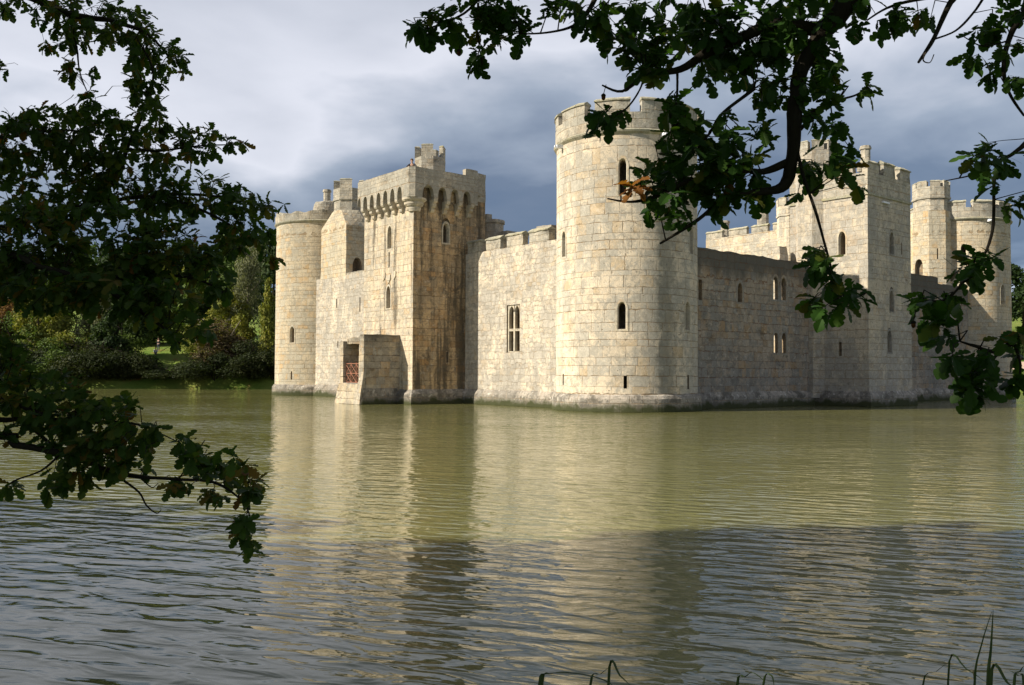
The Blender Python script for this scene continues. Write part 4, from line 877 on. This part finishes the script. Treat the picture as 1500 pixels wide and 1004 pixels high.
cl_l = [(-80, 40, 60, 40, 6.3, .5), (-200, 60, 80, 60, 6, .5), (-330, 80, 90, 60, 5.6, .5), (-90, 250, 75, 90, 6, .5), (-200, 270, 90, 100, 5.6, .45), (-330, 260, 100, 110, 5.3, .45),
        (-85, 400, 70, 60, 5.2, .5), (-200, 430, 80, 60, 5, .5), (-90, 620, 70, 50, 4.7, .5), (-200, 600, 80, 70, 4.6, .5), (-330, 520, 90, 100, 4.8, .45),
        (30, 10, 34, 10, 6.5), (120, 18, 78, 24, 6.4), (130, 48, 55, 24, 6.4), (92, 62, 28, 14, 6.4), (190, 38, 28, 32, 6.3), (212, 62, 22, 25, 6.3), (248, 90, 30, 22, 6.2), (272, 92, 13, 9, 6.2),
        (112, 104, 27, 17, 6.3), (128, 140, 11, 18, 6.2), (210, 108, 25, 38, 6.2), (220, 150, 28, 28, 6.1), (200, 182, 28, 24, 6.1), (132, 155, 14, 14, 6.1), (0, 98, 6, 8, 6.3),
        (55, 180, 48, 22, 6), (40, 205, 48, 38, 6), (100, 200, 40, 38, 6), (150, 200, 45, 34, 6), (240, 200, 36, 22, 6), (298, 210, 42, 20, 5.9), (345, 212, 16, 8, 5.9),
        (80, 270, 95, 60, 6), (200, 265, 66, 48, 6), (285, 285, 52, 30, 5.9), (345, 296, 40, 22, 5.8), (394, 304, 24, 13, 5.75), (378, 345, 22, 20, 5.7), (408, 378, 7, 5, 5.7), (338, 345, 32, 26, 5.8),
        (50, 355, 75, 60, 5.3), (160, 365, 80, 60, 5.2), (258, 365, 58, 45, 5.3), (50, 425, 62, 30, 5), (150, 425, 58, 36, 5), (240, 440, 50, 34, 4.9), (292, 485, 24, 13, 4.85), (262, 500, 13, 16, 4.8), (205, 455, 28, 12, 4.9), (318, 425, 18, 18, 5.2), (300, 390, 30, 28, 5.3),
        (15, 530, 30, 40, 4.9), (40, 575, 42, 28, 4.8), (100, 590, 40, 22, 4.7), (150, 602, 34, 18, 4.6), (60, 618, 30, 14, 4.7), (185, 590, 12, 12, 4.55), (110, 560, 24, 12, 4.8),
        (110, 640, 52, 24, 4.6), (140, 670, 48, 26, 4.55), (170, 640, 26, 20, 4.55), (216, 640, 17, 19, 4.5), (276, 650, 17, 18, 4.5), (300, 680, 20, 20, 4.45), (345, 688, 20, 18, 4.4), (368, 720, 14, 26, 4.4), (350, 768, 14, 20, 4.4), (360, 805, 9, 12, 4.4),
        (100, 702, 28, 16, 4.55), (15, 640, 14, 10, 4.7), (14, 715, 11, 8, 4.6), (262, 716, 20, 9, 4.5), (312, 728, 18, 10, 4.45), (80, 720, 10, 7, 4.55), (190, 680, 26, 16, 4.5)]
foreground_oak(oak_l, ([(-6.2, 4.2, -.3), (-6.2, 4.2, 1.2), (-6.2, 4.3, 3.4), (-6.1, 4.4, 5.5), (-6, 4.4, 8.5)], [.42, .32, .27, .2, .09]), boughs_l, cl_l, M['oak_leaf_left'], .078, 1 / 125, 5, upper=(2600, -5, 3.5, 4.5, (5.0, 9.5)))

# ------------------------------------------------------------------ trees beyond the water
TM = {}
def tcol(name, a, b, c): TM[name] = leaf_mat(name, [(0, a), (.5, b), (1, c)], .25, .7)
tcol('dark_green', (.012, .026, .008), (.022, .042, .011), (.042, .066, .016)); tcol('hedge', (.012, .019, .006), (.020, .030, .008), (.038, .042, .012))
tcol('mid_green', (.040, .070, .016), (.065, .105, .024), (.10, .14, .030))
tcol('yellow_green', (.085, .11, .020), (.14, .155, .026), (.21, .19, .030))
tcol('gold', (.17, .14, .022), (.25, .20, .030), (.30, .20, .035))
tcol('orange', (.13, .062, .025), (.17, .095, .030), (.12, .11, .025))
tcol('grey_green', (.085, .095, .050), (.13, .14, .075), (.17, .17, .09))
tcol('russet', (.050, .036, .020), (.080, .056, .030), (.075, .070, .028))
def crown_mesh(seed, kind, n_, sz):
    """unit crown: height 1, radius ~.5, standing on z=0"""
    rnd = random.Random(seed); lv = Leaves(); blobs = []
    if kind == 'round':
        for _ in range(16):
            a = rnd.uniform(0, 6.28); q = math.sqrt(rnd.random()) * .34; z_ = rnd.uniform(.22, .86); q *= math.sin(math.pi * min(1, max(.12, z_ * .9 + .08))) + .25; blobs.append((Vector((q * math.cos(a), q * math.sin(a), z_)), rnd.uniform(.10, .20)))
    elif kind == 'cone':
        for i in range(20):
            z_ = i / 20 * .92 + .04; a = rnd.uniform(0, 6.28); q = .30 * (1 - z_) * rnd.random(); blobs.append((Vector((q * math.cos(a), q * math.sin(a), z_)), .22 * (1 - z_) + .05))
    elif kind == 'weep':
        for i in range(18):
            z_ = rnd.uniform(.15, .9); a = rnd.uniform(0, 6.28); q = .30 * math.sqrt(rnd.random()) * (1.15 - z_ * .8); blobs.append((Vector((q * math.cos(a), q * math.sin(a), z_)), rnd.uniform(.08, .16)))
    else:   # shrub
        for _ in range(14):
            a = rnd.uniform(0, 6.28); q = math.sqrt(rnd.random()) * .42; blobs.append((Vector((q * math.cos(a), q * math.sin(a), rnd.uniform(.1, .75) * (1 - q))), rnd.uniform(.14, .26)))
    tot = sum(r_ * r_ for _, r_ in blobs)
    for c, r_ in blobs:
        tone = rnd.uniform(-.25, .25)
        for _ in range(int(n_ * r_ * r_ / tot)):
            n3_ = Vector((rnd.gauss(0, 1), rnd.gauss(0, 1), rnd.gauss(.25, 1))).normalized(); rad = r_ * (rnd.random() ** .45)
            if kind == 'weep': p_ = c + Vector((n3_.x * rad, n3_.y * rad, n3_.z * rad * 1.7))
            else: p_ = c + n3_ * rad * Vector((1, 1, .85)).length / 1.65
            p_ += mn.noise_vector(p_ * 9) * .03
            if p_.z < .01: continue
            nn = (n3_ + Vector((rnd.gauss(0, .7), rnd.gauss(0, .7), rnd.gauss(0, .7)))).normalized()
            lv.quad(p_, nn, sz * rnd.uniform(.6, 1.3), min(1, max(0, .5 + tone + rnd.uniform(-.3, .3))), .55 if kind != 'weep' else .35)
    return lv
CM = {}
def far_tree(name, kind, colour, x_, y_, h, wd, label, cat, group=None, seed=None, stems=1, n_=2600, z_=None, sz=.034, bare=False):
    key = (kind, colour, seed or 0, n_)
    root = empty(name, (x_, y_, ground_h(x_, y_) - .15 if z_ is None else z_), random.uniform(0, 6.28), label=label, cat=cat, group=group)
    low = 0.0 if kind == 'shrub' else .07
    if key not in CM:
        o = crown_mesh(sum(map(ord, kind + colour)) + (seed or 0) * 31, kind, n_, sz if kind != 'weep' else sz * .75).build('crown', TM[colour], None); CM[key] = o.data; o.parent = root
    else: o = bpy.data.objects.new('crown', CM[key]); COL.objects.link(o); o.parent = root
    o.scale = (wd, wd, h * (1 - low)); o.location = (0, 0, h * low)
    bm = bmesh.new(); rr = max(.08, h * .017)
    for i in range(stems):
        a = i * 2.1; ex = 0 if stems == 1 else wd * .28
        tube(bm, [(0, 0, -.3), (ex * .3 * math.cos(a), ex * .3 * math.sin(a), h * .3), (ex * math.cos(a), ex * math.sin(a), h * .72)], [rr, rr * .75, rr * .25], 6, .5)
        for j in range(4):
            b = a + j * 1.7; zz_ = h * (.3 + .12 * j); tube(bm, [(ex * .4 * math.cos(a), ex * .4 * math.sin(a), zz_), (wd * .25 * math.cos(b), wd * .25 * math.sin(b), zz_ + h * .12)], [rr * .4, rr * .12], 5)
    t = obj('trunk', bm, M['bark_pale' if colour in ('grey_green', 'russet') else 'bark'], root, smooth=True)
    return root
def gx(px, dist): return (px - 750) / FPX * dist
FT = [  # name, kind, colour, photo x, distance, height, width, label
    ('birch_tree', 'weep', 'grey_green', 362, 122, 15.5, 8.5, 'tall pale birch left of the far left tower', 'tree', 1),
    ('conifer_tree', 'cone', 'yellow_green', 393, 119, 11.5, 6.0, 'yellowish conical tree against the far left tower', 'tree', 2),
    ('broadleaf_tree', 'round', 'mid_green', 305, 128, 14.0, 11.5, 'rounded mid green tree rising behind the russet thicket', 'tree', 3),
    ('broadleaf_tree', 'round', 'yellow_green', 262, 136, 13.0, 10.0, 'yellowish tree on the slope behind the bright grass', 'tree', 4),
    ('broadleaf_tree', 'round', 'dark_green', 400, 136, 17.5, 12.0, 'dark tree behind the birch beside the far left tower', 'tree', 5),
    ('broadleaf_tree', 'round', 'yellow_green', 55, 118, 9.5, 8.0, 'yellow leaved tree at the far left bank', 'tree', 6),
    ('maple_tree', 'round', 'orange', 8, 120, 8.0, 6.5, 'orange leaved tree at the left edge of the photo', 'tree', 7),
    ('willow_tree', 'weep', 'grey_green', 135, 120, 10.5, 8.5, 'thin grey green willow between the yellow tree and the grass slope', 'tree', 8),
    ('broadleaf_tree', 'round', 'dark_green', 172, 134, 15.0, 14.0, 'dark broad tree behind the grey green willow', 'tree', 9),
    ('broadleaf_tree', 'round', 'mid_green', 95, 134, 15.5, 14.0, 'green tree behind the yellow leaved tree', 'tree', 10),
    ('broadleaf_tree', 'round', 'dark_green', 15, 136, 16.0, 14.0, 'dark tree behind the orange leaved tree', 'tree', 11),
    ('broadleaf_tree', 'round', 'mid_green', 345, 148, 18.5, 15.0, 'tall green tree farthest back behind the birch', 'tree', 12),
    ('broadleaf_tree', 'round', 'dark_green', 235, 160, 17.0, 17.0, 'dark tree at the top of the grass slope', 'tree', 13),
    ('broadleaf_tree', 'round', 'dark_green', 290, 165, 19.0, 17.0, 'dark tree at the back between the slope and the birch', 'tree', 25),
    ('broadleaf_tree', 'round', 'dark_green', 130, 160, 17.0, 18.0, 'darkest tree at the back above the grey green willow', 'tree', 26),
    ('broadleaf_tree', 'round', 'dark_green', 335, 131, 8.0, 10.0, 'low dark tree between the rounded green tree and the birch', 'tree', 27),
    ('holly_tree', 'round', 'dark_green', 178, 118.5, 9.0, 8.0, 'dark holly between the grey green willow and the bright grass', 'tree', 28),
    ('hazel_thicket', 'shrub', 'russet', 318, 117.5, 8.5, 11.0, 'russet half bare thicket sprawling by the water', 'shrub', 14),
    ('broadleaf_tree', 'round', 'yellow_green', 338, 121.5, 9.0, 8.0, 'olive yellow tree between the russet thicket and the birch', 'tree', 30),
    ('broadleaf_tree', 'round', 'yellow_green', 215, 150, 12.0, 11.0, 'olive yellow tree up the slope above the seated people', 'tree', 31),
    ('hazel_bush', 'shrub', 'mid_green', 176, 120.5, 7.5, 8.0, 'tall green hazel behind the dark hedge left of the bright grass', 'shrub', 36),
    ('hazel_bush', 'shrub', 'yellow_green', 304, 121, 7.0, 7.0, 'tall yellowish hazel behind the dark hedge right of the bright grass', 'shrub', 37),
    ('hazel_bush', 'shrub', 'yellow_green', 100, 119, 7.5, 8.5, 'tall yellowish hazel between the yellow tree and the willow', 'shrub', 38),
    ('hazel_bush', 'shrub', 'mid_green', 28, 118.5, 8.0, 9.0, 'tall green hazel between the orange tree and the yellow tree', 'shrub', 39),
    ('broadleaf_tree', 'shrub', 'mid_green', 200, 140, 11.0, 11.0, 'spreading green tree on the slope above the seated people', 'tree', 40),
    ('broadleaf_tree', 'shrub', 'yellow_green', 278, 142, 12.0, 12.0, 'spreading yellowish tree high on the slope above the bright grass', 'tree', 41),
    ('shrub', 'shrub', 'hedge', 345, 114.4, 5.0, 8.5, 'dark bush at the waterline below the birch', 'shrub', 32),
    ('shrub', 'shrub', 'hedge', 292, 114.3, 3.6, 7.5, 'dark bush at the waterline between the grass slope and the russet thicket', 'shrub', 33),
    ('shrub', 'shrub', 'hedge', 228, 114.3, 2.4, 8.0, 'dark bush at the waterline below the seated people', 'shrub', 34),
    ('shrub', 'shrub', 'hedge', 160, 114.5, 6.0, 9.0, 'dark bush at the waterline right of the grey green willow', 'shrub', 35),
    ('shrub', 'shrub', 'hedge', 378, 114.6, 6.0, 8.0, 'dark bush at the waterline beside the far left tower', 'shrub', 15),
    ('shrub', 'shrub', 'hedge', 400, 114.0, 3.6, 6.0, 'low bush at the foot of the far left tower', 'shrub', 29),
    ('shrub', 'shrub', 'hedge', 258, 114.2, 2.2, 9.5, 'low dark bush at the waterline below the grass slope', 'shrub', 16),
    ('shrub', 'shrub', 'hedge', 186, 114.8, 5.0, 8.0, 'dark bush at the waterline left of the grass slope', 'shrub', 17),
    ('shrub', 'shrub', 'hedge', 125, 114.6, 7.0, 10.5, 'big dark bush in front of the grey green willow', 'shrub', 18),
    ('shrub', 'shrub', 'mid_green', 60, 114.8, 6.5, 9.5, 'green bush in front of the yellow leaved tree', 'shrub', 19),
    ('shrub', 'shrub', 'hedge', 2, 114.6, 6.0, 9.5, 'dark bush in front of the orange leaved tree', 'shrub', 20),
    ('shrub', 'shrub', 'hedge', 315, 114.0, 3.8, 10.0, 'low dark bush below the russet thicket', 'shrub', 21),
    ('shrub', 'shrub', 'dark_green', 1496, 121.5, 5.5, 4.5, 'dark round bush right of the far right tower', 'shrub', 22),
    ('broadleaf_tree', 'round', 'dark_green', 1500, 210, 17.0, 18.0, 'dark tree on the hill right of the far right tower', 'tree', 23),
    ('broadleaf_tree', 'round', 'mid_green', 1545, 225, 16.0, 18.0, 'green tree on the hill at the right edge', 'tree', 24),
]
for nm, kd, cl, px, dist, h, wd, lb, ct, sd in FT:
    far_tree(nm, kd, cl, gx(px, dist), dist, h, wd, lb, ct, 'trees on the far bank' if ct == 'tree' else 'bushes along the far waterline', sd, 3 if kd == 'shrub' else 1, 6500 if ct == 'tree' else 9000, sz=.026 if ct == 'tree' else .019)
# bare stems of the thicket leaning over the water
# wood along the near bank towards the sun: it shades the water in the foreground
for i, (x_, y_, h) in enumerate(((-19, 2.6, 17.5), (-25.5, 1.6, 21.5), (-32.5, 3.4, 18.5), (-39, 2.0, 22), (-23, -4, 21), (-30, -4.5, 23), (-37, -4, 22), (-46, 3.0, 18.5))):
    far_tree('oak_tree', 'round', 'dark_green', x_, y_, h, 13, 'tall oak in the wood along the near bank outside the view', 'oak tree', 'oaks of the near bank wood', 40 + i % 2, 1, 5200, .6)

# ------------------------------------------------------------------ reeds on the near margin
M['reed'] = mat('reed_leaf', lambda t: principled(t, t.mix(t.noise(t.n('ShaderNodeTexCoord').outputs['Object'], 8), (.030, .055, .014), (.055, .080, .022)), .5))
M['reed_dry'] = mat('reed_dry', lambda t: principled(t, t.mix(t.noise(t.n('ShaderNodeTexCoord').outputs['Object'], 8), (.15, .13, .055), (.09, .085, .04)), .6))
def blade(bm, pts, wd, side):
    rows = []; n_ = len(pts)
    P = [Vector(p_) for p_ in pts]
    for i, p_ in enumerate(P):
        t_ = i / (n_ - 1); w_ = wd * (1 - t_ ** 2.2) * (.7 + .3 * min(1, t_ * 4)) + .0008; d_ = (P[min(i + 1, n_ - 1)] - P[max(i - 1, 0)]).normalized(); nn = d_.cross(side).normalized()
        rows.append([bm.verts.new(p_ + side * w_ + nn * w_ * .25), bm.verts.new(p_), bm.verts.new(p_ - side * w_ + nn * w_ * .25)])
    for A, B in zip(rows, rows[1:]):
        bm.faces.new((A[0], B[0], B[1], A[1])); bm.faces.new((A[1], B[1], B[2], A[2]))
def reed_clump(px, dist, blades, label):
    b0 = at(px, 1004, dist); root = empty('reed_clump', (b0.x, b0.y, max(-.05, ground_h(b0.x, b0.y) - .03)), label=label, cat='reeds', group='reeds on the near margin')
    for k_, (ln, wd, dry) in enumerate(blades):
        w_ = [at(*p_) for p_ in ln]; base = Vector((w_[0].x + (root.location.x - w_[0].x) * .5, w_[0].y, root.location.z)); mid = base.lerp(w_[0], .55)
        pts = [base, mid] + w_; out = []
        for i in range(len(pts) - 1):
            p0, p1, p2, p3 = pts[max(i - 1, 0)], pts[i], pts[i + 1], pts[min(i + 2, len(pts) - 1)]
            for q in range(4): t_ = q / 4; out.append(.5 * ((2 * p1) + (p2 - p0) * t_ + (2 * p0 - 5 * p1 + 4 * p2 - p3) * t_ ** 2 + (3 * p1 - p0 - 3 * p2 + p3) * t_ ** 3))
        out.append(pts[-1]); bm = bmesh.new(); blade(bm, out, wd, Vector((.93, .2, .15)).normalized()); part('blade', bm, M['reed_dry' if dry else 'reed'], root)
    # short growth hidden below the frame
    rnd = random.Random(px)
    for _ in range(5):
        bm = bmesh.new(); a = root.location + Vector((rnd.uniform(-.12, .12), rnd.uniform(-.08, .08), 0)); t_ = a + Vector((rnd.uniform(-.25, .25), rnd.uniform(-.1, .1), rnd.uniform(.4, .62))); blade(bm, [a, a.lerp(t_, .5) + Vector((0, 0, .06)), t_], .009, Vector((1, .1, 0)).normalized()); part('blade', bm, M['reed'], root)
reed_clump(800, 3.3, [([(792, 1006, 3.3), (806, 988, 3.3), (840, 987, 3.28), (880, 995, 3.22), (900, 1006, 3.2)], .011, 0)], 'bent reed arching over at the bottom centre')
reed_clump(880, 3.4, [([(865, 1004, 3.4), (880, 988, 3.4), (893, 977, 3.4)], .006, 0), ([(893, 977, 3.41), (908, 990, 3.4), (925, 1006, 3.38)], .006, 0)], 'folded reed with a sharp peak beside the bent one')
reed_clump(1095, 3.4, [([(1080, 1006, 3.4), (1092, 992, 3.4), (1104, 986, 3.4), (1122, 1000, 3.4)], .006, 0), ([(1118, 1006, 3.4), (1130, 990, 3.4), (1134, 1006, 3.4)], .006, 0)], 'small reed tuft between the bent reed and the tall reed')
reed_clump(1380, 3.4, [([(1352, 1006, 3.4), (1372, 984, 3.4), (1391, 969, 3.4)], .005, 0), ([(1391, 969, 3.41), (1415, 980, 3.4), (1445, 1000, 3.4)], .005, 0)], 'folded reed left of the tall upright reed')
reed_clump(1445, 3.2, [([(1448, 1004, 3.2), (1452, 950, 3.2), (1455, 893, 3.2)], .010, 0), ([(1428, 1004, 3.2), (1438, 945, 3.2), (1453, 896, 3.2)], .006, 0), ([(1453, 982, 3.2), (1475, 1000, 3.2), (1490, 1012, 3.2)], .009, 0), ([(1428, 1004, 3.25), (1424, 985, 3.25)], .005, 1)], 'tall upright reed standing above the others')
reed_clump(1490, 3.3, [([(1486, 1004, 3.3), (1494, 985, 3.3), (1500, 975, 3.3)], .008, 0), ([(1500, 1004, 3.3), (1492, 990, 3.3), (1478, 982, 3.3)], .006, 0)], 'short reed tuft at the bottom right edge')
# reeds fringing the far bank on the right
M['fringe'] = leaf_mat('far_reeds', [(0, (.14, .13, .05)), (.5, (.12, .15, .05)), (1, (.17, .15, .07))], .2, .7)
lv = Leaves(); rnd = random.Random(3)
for _ in range(2600):
    x_ = rnd.uniform(58, 92); y_ = 113.2 + rnd.random() * 2.2; h = rnd.uniform(.7, 1.4); g = ground_h(x_, y_); b = len(lv.v); dx = rnd.uniform(-.2, .2)
    lv.v += [Vector((x_ - .03, y_, g)), Vector((x_ + .03, y_, g)), Vector((x_ + dx, y_ + .05, g + h))]; lv.f.append((b, b + 1, b + 2)); lv.r.append(rnd.random())
tag(lv.build('reed_fringe', M['fringe'], None), 'pale reeds along the far bank right of the castle', 'reeds', kind='stuff')

# ------------------------------------------------------------------ people (tiny in the photograph)
def flat(name, c, r_=.8): M[name] = mat(name, lambda t: principled(t, t.mix(t.noise(t.n('ShaderNodeTexCoord').outputs['Object'], 12), tuple(v * .85 for v in c), c), r_))
flat('skin', (.52, .33, .25)); flat('dark_cloth', (.022, .022, .028)); flat('white_cloth', (.72, .72, .76)); flat('jeans', (.06, .07, .10)); flat('hair', (.10, .06, .035))
def skinned(name, joints, edges, m_, parent, sub=2):
    me = bpy.data.meshes.new(name); me.from_pydata([j[:3] for j in joints], edges, []); o = bpy.data.objects.new(name, me); COL.objects.link(o); o.parent = parent
    me.materials.append(m_); sk = o.modifiers.new('skin', 'SKIN'); sk.use_smooth_shade = True
    for v, j in zip(me.skin_vertices[0].data, joints): v.radius = (j[3], j[4] if len(j) > 4 else j[3])
    me.skin_vertices[0].data[0].use_root = True
    sb_ = o.modifiers.new('sub', 'SUBSURF'); sb_.levels = 1; sb_.render_levels = sub; return o
def person(loc, rz, pose, label, top, group=None):
    root = empty('person', loc, rz, label=label, cat='person', group=group)
    if pose == 'stand': hip, kn, ft = .92, [(.10, .02, .50), (-.10, -.03, .50)], [(.11, 0, .05), (-.11, .02, .05)]
    elif pose == 'sit': hip, kn, ft = .14, [(.13, -.40, .42), (-.13, -.40, .42)], [(.12, -.62, .05), (-.12, -.62, .05)]
    else: hip, kn, ft = .92, [(.10, .05, .5), (-.10, .05, .5)], [(.10, .1, .05), (-.10, .1, .05)]
    lean = -.28 if pose == 'lean' else (.05 if pose == 'sit' else 0)
    sh = hip + .50; nk = (0, lean * .95, hip + .58); hd = (0, lean * 1.15 - .02, hip + .70)
    if pose == 'lean': el = [(.36, lean - .12, sh - .22), (-.36, lean - .12, sh - .22)]; hn = [(.10, lean - .34, sh - .26), (-.14, lean - .34, sh - .24)]
    elif pose == 'sit': el = [(.26, -.12, sh - .24), (-.26, -.12, sh - .24)]; hn = [(.12, -.36, sh - .22), (-.12, -.36, sh - .22)]
    else: el = [(.25, .04, sh - .28), (-.25, .04, sh - .28)]; hn = [(.24, -.10, sh - .50), (-.24, -.02, sh - .52)]
    J = [(0, 0, hip, .13, .10), (0, lean * .5, hip + .25, .13, .09), (0, lean * .85, sh - .06, .16, .10), (*nk, .055), (*hd, .085, .095), (hd[0], hd[1] - .01, hd[2] + .12, .075, .085)]
    E_ = [(0, 1), (1, 2), (2, 3), (3, 4), (4, 5)]
    for s_ in (0, 1):
        sg = 1 if s_ == 0 else -1; b = len(J)
        J += [(sg * .19, lean * .9, sh - .02, .06), (*el[s_], .045), (*hn[s_], .03)]; E_ += [(2, b), (b, b + 1), (b + 1, b + 2)]
        J += [(sg * .10, -.02, hip - .05, .09), (*kn[s_], .06), (*ft[s_], .045), (ft[s_][0], ft[s_][1] - .16, .03, .035)]; E_ += [(0, b + 3), (b + 3, b + 4), (b + 4, b + 5), (b + 5, b + 6)]
    skinned('body', J, E_, M['skin'], root)
    T_ = [(0, 0, hip + .02, .145, .115), (0, lean * .5, hip + .25, .145, .105), (0, lean * .85, sh - .06, .175, .115), (0, lean * .92, sh + .02, .08, .07)]; TE = [(0, 1), (1, 2), (2, 3)]
    for s_ in (0, 1):
        sg = 1 if s_ == 0 else -1; b = len(T_); T_ += [(sg * .19, lean * .9, sh - .02, .075), (*el[s_], .058), tuple(Vector(el[s_]).lerp(Vector(hn[s_]), .85)) + (.045,)]; TE += [(2, b), (b, b + 1), (b + 1, b + 2)]
    skinned('jacket' if top == 'dark_cloth' else 'shirt', T_, TE, M[top], root)
    L_ = [(0, 0, hip, .14, .11)]; LE = []
    for s_ in (0, 1):
        sg = 1 if s_ == 0 else -1; b = len(L_); L_ += [(sg * .10, -.02, hip - .06, .10), (*kn[s_], .072), (ft[s_][0], ft[s_][1], .10, .06)]; LE += [(0, b), (b, b + 1), (b + 1, b + 2)]
    skinned('trousers', L_, LE, M['jeans'], root)
    bm = bmesh.new(); bmesh.ops.create_uvsphere(bm, u_segments=16, v_segments=10, radius=.115)
    for v in list(bm.verts):
        if v.co.z < -.02 and v.co.y < .0: v.co.z = -.02
    bmesh.ops.translate(bm, verts=bm.verts, vec=(hd[0], hd[1] + .03, hd[2] + .09)); obj('hair', bm, M['hair'], root, smooth=True)
    for s_ in (-1, 1):
        bm = bmesh.new(); bmesh.ops.create_uvsphere(bm, u_segments=8, v_segments=6, radius=.014); bmesh.ops.translate(bm, verts=bm.verts, vec=(s_ * .035, hd[1] - .098, hd[2] + .06)); obj('eye', bm, M['dark_cloth'], root)
    bm = bmesh.new(); bmesh.ops.create_cone(bm, cap_ends=True, segments=8, radius1=.02, radius2=.008, depth=.05); bmesh.ops.translate(bm, verts=bm.verts, vec=(0, hd[1] - .10, hd[2] + .03)); obj('nose', bm, M['skin'], root)
    return root
CW = Matrix.Translation(castle.location) @ Matrix.Rotation(.6855, 4, 'Z')
pl = CW @ Vector((-7.12, 14.32, 15.84))
person(pl, math.atan2(pl.x, -pl.y) * 0 + R(-6), 'lean', 'visitor in dark clothes leaning on the parapet of the square tower', 'dark_cloth')
p1 = at(228, 517, 124); p2 = at(232, 513, 127)
person((p1.x, p1.y, ground_h(p1.x, p1.y)), R(20), 'sit', 'person in a white top sitting on the far grass slope', 'white_cloth', 'people on the far grass slope')
person((p2.x, p2.y, ground_h(p2.x, p2.y)), R(-15), 'stand', 'person in dark clothes standing behind the seated one', 'dark_cloth', 'people on the far grass slope')
